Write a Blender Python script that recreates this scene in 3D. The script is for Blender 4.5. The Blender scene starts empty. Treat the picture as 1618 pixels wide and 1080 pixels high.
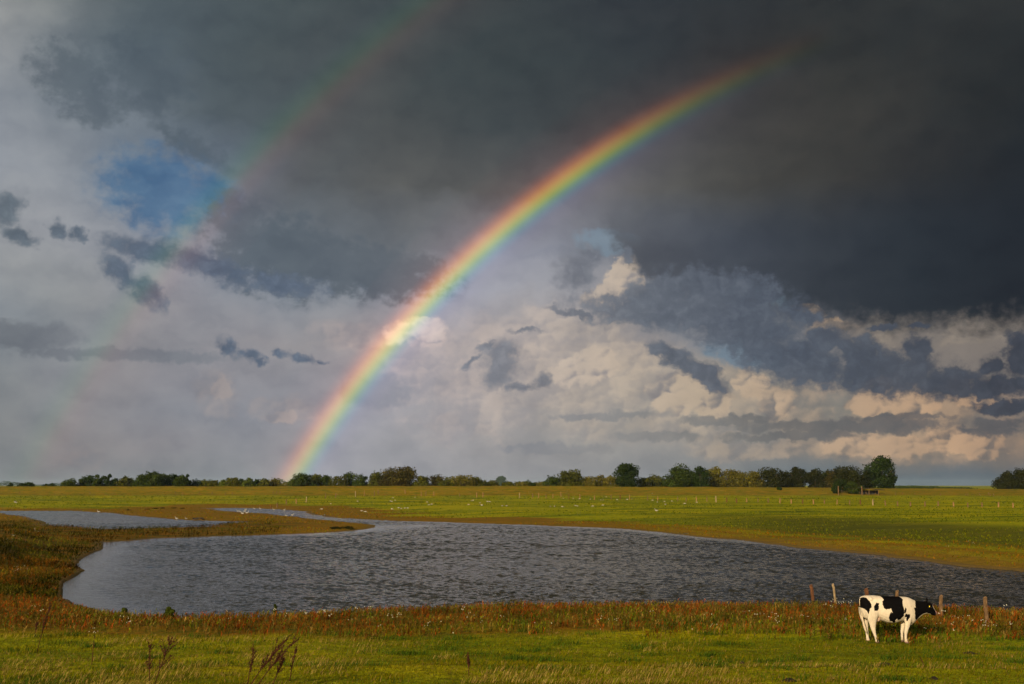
import bpy, bmesh, math, random
import numpy as np
from mathutils import Vector, Matrix
random.seed(7); RNG = np.random.default_rng(11)
SC = bpy.context.scene; COL = SC.collection
R = math.radians

# ------------------------------------------------------------------ camera
F = 1820.0; HC = 5.4; PITCH = math.atan(226 / F)          # focal length in pixels of the 1618 px wide photo
cam = bpy.data.objects.new('camera', bpy.data.cameras.new('camera')); COL.objects.link(cam)
cam.location = (0, 0, HC); cam.rotation_euler = (R(90) + PITCH, 0, 0)
cam.data.sensor_width = 36; cam.data.lens = 36 * F / 1618
cam.data.clip_start = 0.5; cam.data.clip_end = 60000
SC.camera = cam
EXPOSURE = 0.7
SC.view_settings.view_transform = 'Standard'; SC.view_settings.look = 'None'
SC.view_settings.exposure = EXPOSURE; SC.view_settings.gamma = 1
SC.cycles.volume_bounces = 0; SC.cycles.max_bounces = 6; SC.cycles.transparent_max_bounces = 12

SUN_EL = R(19); ANTI_AZ = R(26.5)                            # the rainbow's centre lies right of the view, so the sun is behind left
ANTI = Vector((math.sin(ANTI_AZ) * math.cos(SUN_EL), math.cos(ANTI_AZ) * math.cos(SUN_EL), -math.sin(SUN_EL)))
sun = bpy.data.objects.new('sun', bpy.data.lights.new('sun', 'SUN')); COL.objects.link(sun)
sun.data.energy = 4.0; sun.data.angle = R(0.5); sun.data.color = (1.0, 0.80, 0.50)
sun.rotation_euler = ANTI.to_track_quat('-Z', 'Y').to_euler(); sun.location = (-20, -40, 40)

def ray(px, py):
    x = (px - 809) / F; y = (540 - py) / F
    c, s = math.cos(PITCH), math.sin(PITCH)
    return Vector((x, c - y * s, s + y * c))
def azel(px, py):
    d = ray(px, py).normalized()
    return math.degrees(math.atan2(d.x, d.y)), math.degrees(math.asin(d.z))
def lin(c):
    return [(v / 255 / 12.92 if v / 255 <= .04045 else ((v / 255 + .055) / 1.055) ** 2.4) for v in c]

# ------------------------------------------------------------------ node helper
class NT:
    def __init__(s, tree): s.t = tree; s.n = tree.nodes; s.l = tree.links
    def put(s, sock, v):
        if v is None: return
        if isinstance(v, bpy.types.NodeSocket): s.l.new(v, sock)
        elif isinstance(v, (list, tuple)) and sock.type == 'RGBA' and len(v) == 3: sock.default_value = (*v, 1)
        else: sock.default_value = v
    def math(s, op, a, b=None, c=None, clamp=False):
        n = s.n.new('ShaderNodeMath'); n.operation = op; n.use_clamp = clamp
        for i, v in enumerate((a, b, c)): s.put(n.inputs[i], v)
        return n.outputs[0]
    def vec(s, op, a, b=None, sc=None):
        n = s.n.new('ShaderNodeVectorMath'); n.operation = op
        s.put(n.inputs[0], a)
        if b is not None: s.put(n.inputs[1], b)
        if sc is not None: s.put(n.inputs['Scale'], sc)
        return n.outputs['Value'] if op in ('LENGTH', 'DOT_PRODUCT', 'DISTANCE') else n.outputs[0]
    def mix(s, f, a, b, blend='MIX'):
        n = s.n.new('ShaderNodeMix'); n.data_type = 'RGBA'; n.blend_type = blend
        s.put(n.inputs[0], f); s.put(n.inputs[6], a); s.put(n.inputs[7], b)
        return n.outputs[2]
    def mr(s, v, a, b, c=0., d=1., mode='SMOOTHSTEP'):
        n = s.n.new('ShaderNodeMapRange'); n.interpolation_type = mode
        for i, q in enumerate((v, a, b, c, d)): s.put(n.inputs[i], q)
        return n.outputs[0]
    def noise(s, v, scale, detail=3, rough=.5, dist=0., dim='3D', col=False):
        n = s.n.new('ShaderNodeTexNoise'); n.noise_dimensions = dim
        s.put(n.inputs['Vector'], v)
        n.inputs['Scale'].default_value = scale; n.inputs['Detail'].default_value = detail
        n.inputs['Roughness'].default_value = rough; n.inputs['Distortion'].default_value = dist
        return n.outputs['Color' if col else 0]
    def ramp(s, f, stops, interp='LINEAR'):
        n = s.n.new('ShaderNodeValToRGB'); cr = n.color_ramp; cr.interpolation = interp
        while len(cr.elements) > 1: cr.elements.remove(cr.elements[-1])
        cr.elements[0].position = stops[0][0]; cr.elements[0].color = (*stops[0][1], 1)
        for p, c in stops[1:]:
            e = cr.elements.new(p); e.color = (*c, 1)
        s.put(n.inputs[0], f); return n.outputs[0]
    def comb(s, x, y, z=0.):
        n = s.n.new('ShaderNodeCombineXYZ')
        for i, v in enumerate((x, y, z)): s.put(n.inputs[i], v)
        return n.outputs[0]
    def sep(s, v):
        n = s.n.new('ShaderNodeSeparateXYZ'); s.put(n.inputs[0], v); return n.outputs
    def mapping(s, v, loc=(0, 0, 0), rot=0., sc=(1, 1, 1), typ='POINT'):
        n = s.n.new('ShaderNodeMapping'); n.vector_type = typ; s.put(n.inputs[0], v)
        n.inputs[1].default_value = loc; n.inputs[2].default_value = (0, 0, rot); n.inputs[3].default_value = sc
        return n.outputs[0]
    def attr(s, name, out='Fac'):
        n = s.n.new('ShaderNodeAttribute'); n.attribute_name = name; return n.outputs[out]

# ------------------------------------------------------------------ the sky (world): Nishita air behind procedural cloud layers
def build_world():
    w = bpy.data.worlds.new('World'); SC.world = w; w.use_nodes = True
    w.node_tree.nodes.clear(); N = NT(w.node_tree)
    tc = N.n.new('ShaderNodeTexCoord').outputs['Generated']
    x, y, z = N.sep(tc)[:3]
    az = N.math('MULTIPLY', N.math('ARCTAN2', x, y), 180 / math.pi)
    el = N.math('MULTIPLY', N.math('ARCSINE', z), 180 / math.pi)
    P = N.comb(az, el)
    # slow and fast warps so that no gradient runs straight
    w1 = N.vec('SUBTRACT', N.noise(P, .22, 3, .55, dim='2D', col=True), (.5, .5, .5))
    w2 = N.vec('SUBTRACT', N.noise(P, 1.3, 4, .6, dim='2D', col=True), (.5, .5, .5))
    Pw = N.vec('ADD', P, N.vec('ADD', N.vec('MULTIPLY', w1, (3.2, 1.9, 0)), N.vec('MULTIPLY', w2, (.55, .4, 0))))
    Pf = N.vec('ADD', P, N.vec('ADD', N.vec('MULTIPLY', w1, (1.0, .6, 0)), N.vec('MULTIPLY', w2, (.95, .75, 0))))
    uw, vw = N.sep(Pw)[:2]
    A0, A1 = -26.0, 26.0
    ua = N.mr(uw, A0, A1, mode='LINEAR'); uu = N.mr(az, A0, A1, mode='LINEAR')
    def ustop(px, py=540): return (azel(px, py)[0] - A0) / (A1 - A0)
    rows = {
     0: [(152,152,144),(112,117,116),(76,86,90),(72,82,86),(70,80,83),(68,78,81),(64,73,76),(61,69,72),(56,64,67),(52,59,64),(47,53,59),(45,51,56),(44,49,53),(45,49,51),(46,50,52),(48,52,53),(50,53,54)],
     100: [(138,140,139),(100,108,112),(80,92,98),(75,85,90),(71,81,84),(69,77,80),(66,74,76),(61,70,73),(56,65,68),(53,61,65),(49,56,61),(47,51,55),(47,48,49),(46,49,49),(43,47,49),(41,45,47),(41,45,47)],
     200: [(125,130,135),(110,118,124),(104,113,121),(84,94,100),(74,84,87),(74,81,84),(78,81,82),(70,76,78),(61,69,73),(58,63,66),(68,68,70),(64,64,64),(60,60,60),(59,59,57),(54,55,54),(41,45,47),(34,39,42)],
     300: [(132,136,140),(128,132,136),(112,122,132),(100,112,124),(90,98,106),(84,88,91),(88,90,90),(86,88,88),(86,86,86),(94,94,98),(84,84,82),(76,76,74),(67,67,65),(59,59,57),(47,49,51),(38,42,46),(31,37,43)],
     400: [(135,137,138),(135,137,140),(130,133,138),(125,128,136),(112,120,128),(100,108,116),(100,106,113),(116,118,124),(138,142,152),(118,122,132),(100,108,120),(75,82,92),(65,70,76),(54,59,65),(43,49,57),(35,41,49),(30,36,43)],
     450: [(132,134,134),(135,137,137),(128,131,134),(130,131,137),(120,128,137),(114,124,135),(125,132,142),(145,148,158),(150,152,160),(150,150,155),(148,145,146),(92,99,110),(84,92,103),(68,74,82),(52,58,66),(42,48,57),(38,44,53)],
     500: [(118,124,130),(125,128,130),(127,129,133),(132,132,138),(135,138,145),(138,140,146),(148,146,150),(152,152,160),(162,156,155),(158,152,150),(132,131,136),(104,110,120),(100,106,115),(104,104,108),(112,108,106),(112,106,102),(104,99,97)],
     550: [(112,118,124),(120,124,128),(124,126,130),(130,130,136),(138,136,140),(146,143,145),(152,149,152),(166,157,154),(172,161,154),(174,163,152),(156,148,145),(128,130,137),(118,124,131),(112,114,120),(132,124,117),(138,128,119),(128,120,113)],
     600: [(115,119,122),(118,121,126),(130,128,131),(125,126,134),(137,136,141),(138,138,145),(141,141,147),(160,154,155),(168,159,153),(170,161,151),(172,162,150),(165,156,144),(158,147,134),(122,120,119),(128,122,117),(123,116,112),(118,111,106)],
     650: [(115,118,120),(118,121,124),(127,126,131),(125,128,135),(132,134,142),(140,141,148),(145,146,152),(154,151,154),(158,154,151),(160,156,149),(156,152,145),(149,147,141),(140,138,131),(130,128,122),(129,123,112),(126,118,109),(115,108,104)],
     700: [(112,115,116),(117,117,119),(126,123,126),(129,129,134),(132,134,140),(140,141,146),(146,146,150),(152,150,152),(151,149,149),(149,147,145),(146,144,141),(141,139,137),(139,135,130),(142,131,120),(143,130,115),(140,126,111),(130,117,106)],
     750: [(110,112,114),(114,116,118),(120,121,124),(126,128,132),(132,134,138),(140,140,146),(142,142,148),(145,144,148),(144,143,146),(140,140,142),(136,137,140),(125,129,132),(112,118,122),(100,108,114),(95,104,110),(92,100,108),(88,96,104)]}
    base = None; prev = None
    for py in sorted(rows, reverse=True):
        c = N.ramp(ua, [(min(max(ustop(i * 100, py), .0), 1.), [v * (1, 1.012, 1.05)[k_] ** (1 if i < 5 and py < 500 else 0) * (1 + (.30 if py >= 300 else .16) * max(0, 1 - i / 6.5)) for k_, v in enumerate(lin(q))]) for i, q in enumerate(rows[py])], 'B_SPLINE')
        e = azel(809, py)[1]
        if base is None: base = c
        else: base = N.mix(N.mr(vw, prev, e, mode='LINEAR'), base, c)
        prev = e
    # fine tonal texture of the cloud deck
    tex = N.noise(N.vec('MULTIPLY', Pf, (1, 1.7, 1)), .5, 5, .5, .0, dim='2D')

    n_edge = N.noise(N.vec('MULTIPLY', P, (1, 1.25, 1)), 1.1, 6, .6, .0, dim='2D')
    n_fine = N.noise(N.vec('MULTIPLY', Pf, (1, 1.2, 1)), 1.7, 4, .5, .0, dim='2D')
    n_soft = N.noise(N.vec('MULTIPLY', Pf, (1, 1.6, 1)), .42, 5, .52, .0, dim='2D')
    n_mixed = N.math('ADD', N.math('MULTIPLY', n_edge, .62), N.math('MULTIPLY', n_fine, .38))
    def field(blobs):
        f = None
        for b in blobs:
            cx, cy, rx, ry = b[:4]; rot = b[4] if len(b) > 4 else 0
            a, e = azel(cx, cy)
            k = 31.8 * (1 / math.cos(R(a))) ** 2 if abs(a) < 40 else 40
            sx, sy = rx / k * 1.35, ry / 31.2 * 1.35; cr, sr = math.cos(R(rot)), math.sin(R(rot))
            va = (cr / sx, sr / sx, 0.); vb = (-sr / sy, cr / sy, 0.)
            da = N.math('ADD', N.vec('DOT_PRODUCT', Pf, va), -(a * va[0] + e * va[1]))
            db = N.math('ADD', N.vec('DOT_PRODUCT', Pf, vb), -(a * vb[0] + e * vb[1]))
            d2 = N.math('MULTIPLY_ADD', db, db, N.math('MULTIPLY', da, da))
            f = d2 if f is None else N.math('MINIMUM', f, d2)
        f = N.math('SUBTRACT', 1., N.math('SQRT', N.math('MINIMUM', f, 1.)))
        return f
    def mask(blobs, amp, soft, th=.26, nz=None, top=1.):
        f = field(blobs)
        f = N.math('ADD', f, N.math('MULTIPLY', N.math('MULTIPLY', N.math('SUBTRACT', nz or n_edge, .5), N.mr(f, 0., .2)), amp))
        m = N.mr(f, th - soft, th + soft)
        return N.math('MULTIPLY', m, top) if top != 1 else m
    def azramp(st): return N.ramp(uu, [(ustop(p), lin(c)) for p, c in st], 'LINEAR')
    c = base
    # clear gaps
    c = N.mix(mask([(255, 300, 100, 62, -8), (330, 312, 62, 36, -20)], 1.0, .36, th=.34, nz=n_edge, top=.97), c, N.mix(tex, lin((62, 98, 136)), lin((94, 122, 148))))
    c = N.mix(mask([(955, 382, 50, 20, -5), (1165, 452, 34, 8), (1225, 470, 60, 12, -28), (1180, 560, 60, 22, -15)], 1., .25), c, lin((112, 128, 142)))
    # sunlit cumulus with billows lit from the left
    pb = N.vec('ADD', N.vec('MULTIPLY', P, (1, 1.4, 1)), N.vec('MULTIPLY', w2, (.5, .5, 0)))
    def bil(off):
        v = N.vec('ADD', pb, off); h = N.math('MULTIPLY', N.noise(v, .4, 1, .5, dim='2D'), .7)
        for sc, am in ((.62, .30), (1.7, .13)):
            a = N.n.new('ShaderNodeTexVoronoi'); a.voronoi_dimensions = '2D'; a.feature = 'F1'; a.inputs['Scale'].default_value = sc; N.l.new(v, a.inputs['Vector'])
            h = N.math('SUBTRACT', h, N.math('MULTIPLY', N.math('MULTIPLY', a.outputs['Distance'], a.outputs['Distance']), am))
        return h
    relief = N.math('SUBTRACT', bil((0, 0, 0)), bil((-.20, .17, 0)))
    lit = N.mr(N.math('ADD', N.math('MULTIPLY', relief, 1.1), N.math('ADD', N.math('MULTIPLY', N.math('SUBTRACT', n_soft, .5), .4), N.math('MULTIPLY', N.math('SUBTRACT', n_fine, .5), .12))), -.16, .16)
    cream = azramp([(100, (146, 135, 134)), (400, (160, 152, 151)), (650, (186, 171, 166)), (900, (192, 177, 162)), (1100, (188, 170, 148)), (1300, (184, 158, 132)), (1500, (190, 157, 126)), (1618, (160, 132, 110))])
    greyc = azramp([(100, (122, 122, 127)), (400, (134, 134, 141)), (700, (148, 143, 148)), (900, (148, 142, 142)), (1100, (130, 126, 126)), (1300, (112, 108, 106)), (1500, (112, 104, 100)), (1618, (112, 104, 100))])
    cum = N.mix(lit, greyc, cream)
    c = N.mix(mask([(820, 600, 190, 90, 5), (700, 590, 90, 60), (950, 600, 130, 80), (1100, 640, 130, 55), (1230, 650, 110, 45), (880, 520, 130, 36, 12),
                    (1450, 640, 150, 38), (1400, 700, 190, 24), (1530, 700, 120, 26), (1190, 710, 120, 14), (345, 622, 34, 34, 20), (450, 648, 50, 20), (130, 728, 46, 20), (560, 530, 70, 22)], .9, .3, top=.58, nz=n_soft), c, cum)
    c = N.mix(mask([(985, 428, 36, 20, 40), (955, 462, 46, 12, 15), (1005, 450, 22, 20), (629, 524, 24, 19), (668, 524, 42, 24), (938, 575, 36, 30), (1070, 622, 46, 32), (1125, 632, 34, 30), (1192, 610, 26, 26, -35), (1226, 640, 32, 24),
                    (890, 590, 30, 22), (1384, 606, 13, 22, -60), (1330, 512, 44, 10, -10), (1280, 488, 30, 7, -15), (1440, 640, 44, 26), (1372, 636, 42, 16), (1500, 694, 60, 20), (1400, 702, 110, 17), (1555, 702, 44, 18), (1540, 636, 36, 7), (348, 612, 16, 20, 10), (440, 658, 24, 9)], .6, .12, top=.9), c, N.mix(N.mr(relief, -.12, .04), cum, cream))
    c = N.mix(mask([(1480, 528, 130, 22, 3), (1440, 506, 130, 14), (1340, 522, 60, 18)], .4, .14, top=.8), c, N.mix(lit, lin((118, 112, 108)), lin((142, 131, 120))))
    # bluish shade bands between the banks
    c = N.mix(mask([(1330, 672, 180, 10), (1150, 665, 70, 8), (1560, 680, 60, 8), (960, 656, 80, 6), (880, 708, 90, 8), (590, 620, 60, 24), (200, 560, 180, 10), (30, 530, 90, 22), (1420, 660, 90, 7), (1250, 690, 110, 7), (1040, 690, 80, 8), (1580, 668, 50, 8)], .9, .26, top=.85), c, azramp([(0, (108, 113, 120)), (300, (122, 126, 134)), (700, (136, 138, 146)), (1000, (136, 135, 134)), (1200, (108, 108, 108)), (1400, (92, 92, 95)), (1600, (88, 88, 92))]))
    # the shower deck's lower edge
    deck = azramp([(850, (86, 88, 92)), (1000, (76, 80, 88)), (1150, (66, 72, 82)), (1300, (52, 58, 66)), (1450, (40, 47, 55)), (1600, (33, 39, 47))])
    m = mask([(1500, 335, 520, 166, -2), (1220, 360, 240, 96, -18), (1050, 380, 110, 60, -35)], .26, .13, nz=n_edge)
    c = N.mix(N.math('MULTIPLY', m, N.mr(el, azel(809, 300)[1], azel(809, 400)[1])), c, deck)
    # soft grey cloud, left and centre
    c = N.mix(mask([(440, 400, 110, 62, -12), (560, 425, 150, 42, -6), (380, 345, 50, 40), (650, 425, 60, 20)], 1.5, .3, top=.88, nz=n_edge), c, azramp([(300, (92, 103, 114)), (450, (86, 96, 106)), (600, (92, 100, 109)), (720, (104, 108, 114))]))
    c = N.mix(mask([(130, 130, 90, 46, -20), (150, 170, 60, 30), (262, 212, 26, 12, -50), (310, 236, 60, 18, -25), (230, 120, 80, 60)], 1.9, .42, th=.36, top=.6, nz=n_edge), c, lin((78, 90, 100)))
    # small dark scud
    scud = azramp([(0, (94, 105, 116)), (250, (84, 97, 115)), (500, (92, 104, 122)), (700, (112, 117, 128)), (850, (112, 114, 122)), (1000, (96, 103, 114)), (1120, (88, 95, 107)), (1260, (78, 86, 99)), (1400, (72, 79, 91)), (1600, (58, 64, 76))])
    scud = N.mix(1.0, scud, N.ramp(N.math('ADD', N.math('MULTIPLY', n_fine, .55), N.math('MULTIPLY', n_edge, .45)), [(.32, (.86, .87, .88)), (.5, (1, 1, 1)), (.68, (1.28, 1.26, 1.22))]), 'MULTIPLY')
    c = N.mix(mask([(240, 394, 84, 19, -8), (335, 420, 92, 21, -18), (196, 434, 44, 20, -45), (230, 460, 44, 20, -42), (8, 335, 28, 34, -55), (36, 374, 34, 11, -20), (98, 364, 17, 12, -30), (126, 370, 16, 12), (450, 450, 70, 16, -5),
                    (356, 550, 19, 13, -50), (392, 564, 26, 9, -15), (408, 570, 10, 8), (438, 558, 16, 8, -20), (478, 566, 32, 8, -10), (505, 572, 16, 5),
                    (792, 558, 30, 20), (786, 596, 27, 22), (848, 604, 20, 11, 15), (820, 612, 30, 8), (745, 570, 26, 5, 35), (790, 575, 30, 30), (770, 547, 22, 6, 20), (905, 430, 36, 32), (925, 402, 28, 18, -30), (990, 402, 9, 14), (825, 522, 22, 4, 5)], 1.35, .38, th=.36, top=.95, nz=n_mixed), c, scud)
    c = N.mix(mask([(1090, 492, 190, 30, -4), (1180, 520, 100, 36, -10), (1040, 462, 60, 26, 10), (1140, 460, 110, 34, -8), (1120, 596, 44, 20, -35), (1070, 566, 46, 18, -25), (1270, 574, 84, 38, -8), (1395, 588, 100, 34, -2), (1455, 556, 22, 26),
                    (1310, 536, 30, 20), (1360, 552, 40, 26), (1210, 555, 50, 22, -30), (1500, 606, 60, 24), (1575, 612, 60, 15), (1608, 562, 30, 34), (1570, 580, 26, 14), (1590, 642, 60, 9), (1400, 515, 26, 5), (1460, 512, 18, 4), (1270, 500, 34, 10, -10), (905, 492, 44, 7, -10)], 1.5, .27, top=.95, nz=n_mixed), c, scud)
    c = N.mix(1.0, c, N.ramp(tex, [(.25, (.88, .89, .91)), (.5, (1, 1, 1)), (.75, (1.10, 1.09, 1.07))]), 'MULTIPLY')
    c = N.mix(1.0, c, N.mix(mask([(628, 526, 20, 17), (650, 520, 18, 12), (676, 520, 30, 16)], .9, .3, nz=n_edge), (0, 0, 0), (.13, .105, .08)), 'ADD')
    # light scattered inside the primary bow, nothing between the bows
    ang = N.math('MULTIPLY', N.math('ARCCOSINE', N.vec('DOT_PRODUCT', tc, tuple(ANTI))), 180 / math.pi)
    ins = N.math('MULTIPLY', N.mr(ang, 41.2, 39.6), N.mr(ang, 30, 40.5))
    ins = N.math('MULTIPLY', ins, N.mr(az, azel(1250, 540)[0], azel(850, 540)[0]))
    c = N.mix(1.0, c, N.mix(ins, (0, 0, 0), (.036, .036, .040)), 'ADD')
    # overhead: shower deck; behind the camera: open evening air
    c = N.mix(N.mr(el, 25, 50), c, lin((88, 93, 98)))
    sky = N.n.new('ShaderNodeTexSky'); sky.sky_type = 'NISHITA'; sky.sun_disc = False
    sky.sun_elevation = SUN_EL; sky.sun_rotation = math.pi + ANTI_AZ
    sky.air_density = 1.2; sky.dust_density = 2.0
    k = 2 ** -EXPOSURE * 10
    front = N.vec('MULTIPLY', c, (k, k, k))
    back = N.mix(N.mr(N.noise(tc, 2.2, 6, .6), .42, .6), sky.outputs[0], (3.2, 3.0, 2.8))
    c = N.mix(N.math('MULTIPLY', N.mr(N.math('ABSOLUTE', az), 45, 95), N.mr(el, 75, 50)), front, back)
    bg = N.n.new('ShaderNodeBackground'); N.l.new(c, bg.inputs[0]); bg.inputs[1].default_value = 0.1
    out = N.n.new('ShaderNodeOutputWorld'); N.l.new(bg.outputs[0], out.inputs[0])
    w.cycles.sampling_method = 'MANUAL'; w.cycles.sample_map_resolution = 512
build_world()

# ------------------------------------------------------------------ generic builders
def tag(o, label=None, cat=None, group=None, kind=None):
    if label: o['label'] = label
    if cat: o['category'] = cat
    if group: o['group'] = group
    if kind: o['kind'] = kind
    return o
def empty(name, loc, rz=0.):
    o = bpy.data.objects.new(name, None); COL.objects.link(o); o.location = loc; o.rotation_euler = (0, 0, rz); o.empty_display_size = .3
    return o
def mesh_np(name, V, Fc, mat=None, parent=None, smooth=False, attrs=None):
    """V (n,3), Fc list of int arrays (k, m) with m corners each"""
    me = bpy.data.meshes.new(name)
    if not isinstance(Fc, list): Fc = [Fc]
    Fc = [np.asarray(f, dtype=np.int32) for f in Fc if len(f)]
    me.vertices.add(len(V)); me.vertices.foreach_set('co', np.ascontiguousarray(V, dtype=np.float32).ravel())
    tot = sum(f.size for f in Fc); npoly = sum(len(f) for f in Fc)
    me.loops.add(tot); me.loops.foreach_set('vertex_index', np.concatenate([f.ravel() for f in Fc]))
    me.polygons.add(npoly)
    ls = []; p = 0
    for f in Fc:
        ls.append(p + np.arange(len(f)) * f.shape[1]); p += f.size
    me.polygons.foreach_set('loop_start', np.concatenate(ls).astype(np.int32))
    me.update(calc_edges=True); me.validate()
    if smooth: me.polygons.foreach_set('use_smooth', np.ones(len(me.polygons), dtype=bool))
    for k, a in (attrs or {}).items():
        a = np.asarray(a, dtype=np.float32)
        if a.ndim == 1:
            at = me.attributes.new(k, 'FLOAT', 'POINT'); at.data.foreach_set('value', a)
        else:
            at = me.attributes.new(k, 'FLOAT_COLOR', 'POINT')
            if a.shape[1] == 3: a = np.concatenate([a, np.ones((len(a), 1), dtype=np.float32)], 1)
            at.data.foreach_set('color', a.ravel())
    o = bpy.data.objects.new(name, me); COL.objects.link(o)
    if mat: me.materials.append(mat)
    if parent: o.parent = parent
    return o
def new_mat(name):
    m = bpy.data.materials.new(name); m.use_nodes = True; m.node_tree.nodes.clear(); return m, NT(m.node_tree)
def finish(N, shader, vol=None):
    o = N.n.new('ShaderNodeOutputMaterial')
    if shader is not None: N.l.new(shader, o.inputs[0])
    if vol is not None: N.l.new(vol, o.inputs[1])
def principled(N, col, rough=.8, spec=.2, normal=None):
    p = N.n.new('ShaderNodeBsdfPrincipled'); N.put(p.inputs['Base Color'], col); N.put(p.inputs['Roughness'], rough)
    p.inputs['Specular IOR Level'].default_value = spec
    if normal is not None: N.l.new(normal, p.inputs['Normal'])
    return p.outputs[0]
def bump(N, h, dist, strength=1.):
    b = N.n.new('ShaderNodeBump'); b.inputs['Strength'].default_value = strength; b.inputs['Distance'].default_value = dist
    N.l.new(h, b.inputs['Height']); return b.outputs[0]
def leafy(N, col, trans=.35):
    d = N.n.new('ShaderNodeBsdfDiffuse'); t = N.n.new('ShaderNodeBsdfTranslucent'); m = N.n.new('ShaderNodeMixShader')
    N.put(d.inputs[0], col); N.put(t.inputs[0], col); m.inputs[0].default_value = trans
    N.l.new(d.outputs[0], m.inputs[1]); N.l.new(t.outputs[0], m.inputs[2]); return m.outputs[0]
def smooth01(x): x = np.clip(x, 0, 1); return x * x * (3 - 2 * x)

# value noise on the plane (numpy)
def vnoise(x, y, seed=0):
    xi = np.floor(x).astype(np.int64); yi = np.floor(y).astype(np.int64); fx = x - xi; fy = y - yi
    def h(a, b):
        n = (a * 374761393 + b * 668265263 + seed * 982451653) & 0xffffffff
        n = ((n ^ (n >> 13)) * 1274126177) & 0xffffffff
        return ((n ^ (n >> 16)) & 0xffff) / 65535.0
    ux = fx * fx * (3 - 2 * fx); uy = fy * fy * (3 - 2 * fy)
    return (h(xi, yi) * (1 - ux) + h(xi + 1, yi) * ux) * (1 - uy) + (h(xi, yi + 1) * (1 - ux) + h(xi + 1, yi + 1) * ux) * uy
def fbm(x, y, oct=4, seed=0):
    s = 0; a = .5; t = 0
    for i in range(oct):
        s = s + a * vnoise(x * 2 ** i + 17.3 * i, y * 2 ** i - 9.1 * i, seed + i); t += a; a *= .5
    return s / t

# ------------------------------------------------------------------ the lay of the land
def plane_pt(px, py, z=0.):
    d = ray(px, py); t = (z - HC) / d.z
    return (d.x * t, d.y * t)
lake_px = [(166,856),(168,866),(147,876),(133,886),(126,893),(141,901),(122,913),(101,927),(103,942),(119,956),(155,966),(194,974),(250,978),(305,979),(355,979),(411,977),(467,975),(536,970),
           (600,968),(700,964),(798,961),(880,959),(995,958),(1098,959),(1222,960),(1290,959),(1350,961),(1450,963),(1520,966),(1618,969),(1800,974),(2100,985),(2100,958),(1800,924),
           (1618,904),(1536,895),(1432,882.5),(1329,870.6),(1200,857.5),(1148,851),(1036,840.5),(973,835),(884,831),(780,827),(700,824.6),(627,822.6),(528,817.6),(486,813.4),(479,809),(464,806),(405,803.3),(380,802.2),(334,802.6),
           (344,806),(380,809),(429,811),(454,815),(489,820),(528,822),(578,827),(605,829),(604,832.5),(558,838),(528,840.6),(479,843),(400,845.6),(325,848),(250,850.5)]
pond_px = [(-400,800),(-60,806),(0,807),(128,807),(180,810.5),(236,816),(292,821),(347,823),(385,824.3),(358,827),(328,831.5),(278,833.6),(167,835.8),(122,835),(80,830),(47,820),(28,815),(0,810.5),(-60,811),(-400,806)]
def refine(poly, step, amp, seed):
    out = []
    n = len(poly)
    for i in range(n):
        a = np.array(poly[i]); b = np.array(poly[(i + 1) % n]); L = np.hypot(*(b - a)); st = step * max(1, np.hypot(*a) / 60); k = max(1, int(L / st))
        for j in range(k): out.append(a + (b - a) * j / k)
    P = np.array(out); D = np.hypot(P[:, 0], P[:, 1])
    s = np.clip(D / 60, 1, 4)
    P[:, 0] += (fbm(P[:, 0] / (1.1 * s), P[:, 1] / (1.1 * s), 3, seed) - .5) * amp * s; P[:, 1] += (fbm(P[:, 0] / (1.1 * s) + 50, P[:, 1] / (1.1 * s), 3, seed) - .5) * amp * s
    return P
LAKE = refine([plane_pt(*p) for p in lake_px], 1.2, 1.5, 3)
POND = refine([plane_pt(*p) for p in pond_px], 2.5, 1.5, 5)
def sd_poly(X, Y, P):
    """signed distance, negative inside"""
    if X.size < 60:
        A = np.asarray(P, float); B = np.roll(A, -1, 0); E = B - A; x = X.ravel()[:, None]; y = Y.ravel()[:, None]
        t = np.clip(((x - A[:, 0]) * E[:, 0] + (y - A[:, 1]) * E[:, 1]) / ((E ** 2).sum(1) + 1e-9), 0, 1)
        d = np.hypot(x - A[:, 0] - t * E[:, 0], y - A[:, 1] - t * E[:, 1]).min(1)
        c = ((A[:, 1] > y) != (B[:, 1] > y)) & (x < A[:, 0] + (y - A[:, 1]) * E[:, 0] / np.where(np.abs(E[:, 1]) < 1e-9, 1e-9, E[:, 1]))
        return np.where(c.sum(1) % 2 == 1, -d, d).reshape(X.shape)
    d2 = np.full(X.shape, 1e12); ins = np.zeros(X.shape, bool); n = len(P)
    for i in range(n):
        ax, ay = P[i]; bx, by = P[(i + 1) % n]; ex, ey = bx - ax, by - ay; L = ex * ex + ey * ey + 1e-9
        t = np.clip(((X - ax) * ex + (Y - ay) * ey) / L, 0, 1)
        d2 = np.minimum(d2, (X - ax - t * ex) ** 2 + (Y - ay - t * ey) ** 2)
        c = ((ay > Y) != (by > Y))
        if c.any():
            xx = ax + (Y - ay) * ex / (ey if abs(ey) > 1e-9 else 1e-9)
            ins ^= c & (X < xx)
    d = np.sqrt(d2); return np.where(ins, -d, d)
def shore(X, Y):
    X = np.asarray(X, float); Y = np.asarray(Y, float)
    out = np.full(X.shape, 400.); m = (Y > 30) & (Y < 420) & (np.abs(X) < 330)
    if m.any():
        out[m] = np.minimum(sd_poly(X[m], Y[m], LAKE), sd_poly(X[m], Y[m], POND))
    return out
crest_px = np.array([(-400, 769), (0, 768.6), (400, 768.2), (700, 767.4), (1000, 768.6), (1200, 770.2), (1400, 771.2), (1618, 773), (2100, 775)])
mound_c = plane_pt(10, 838)
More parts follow.
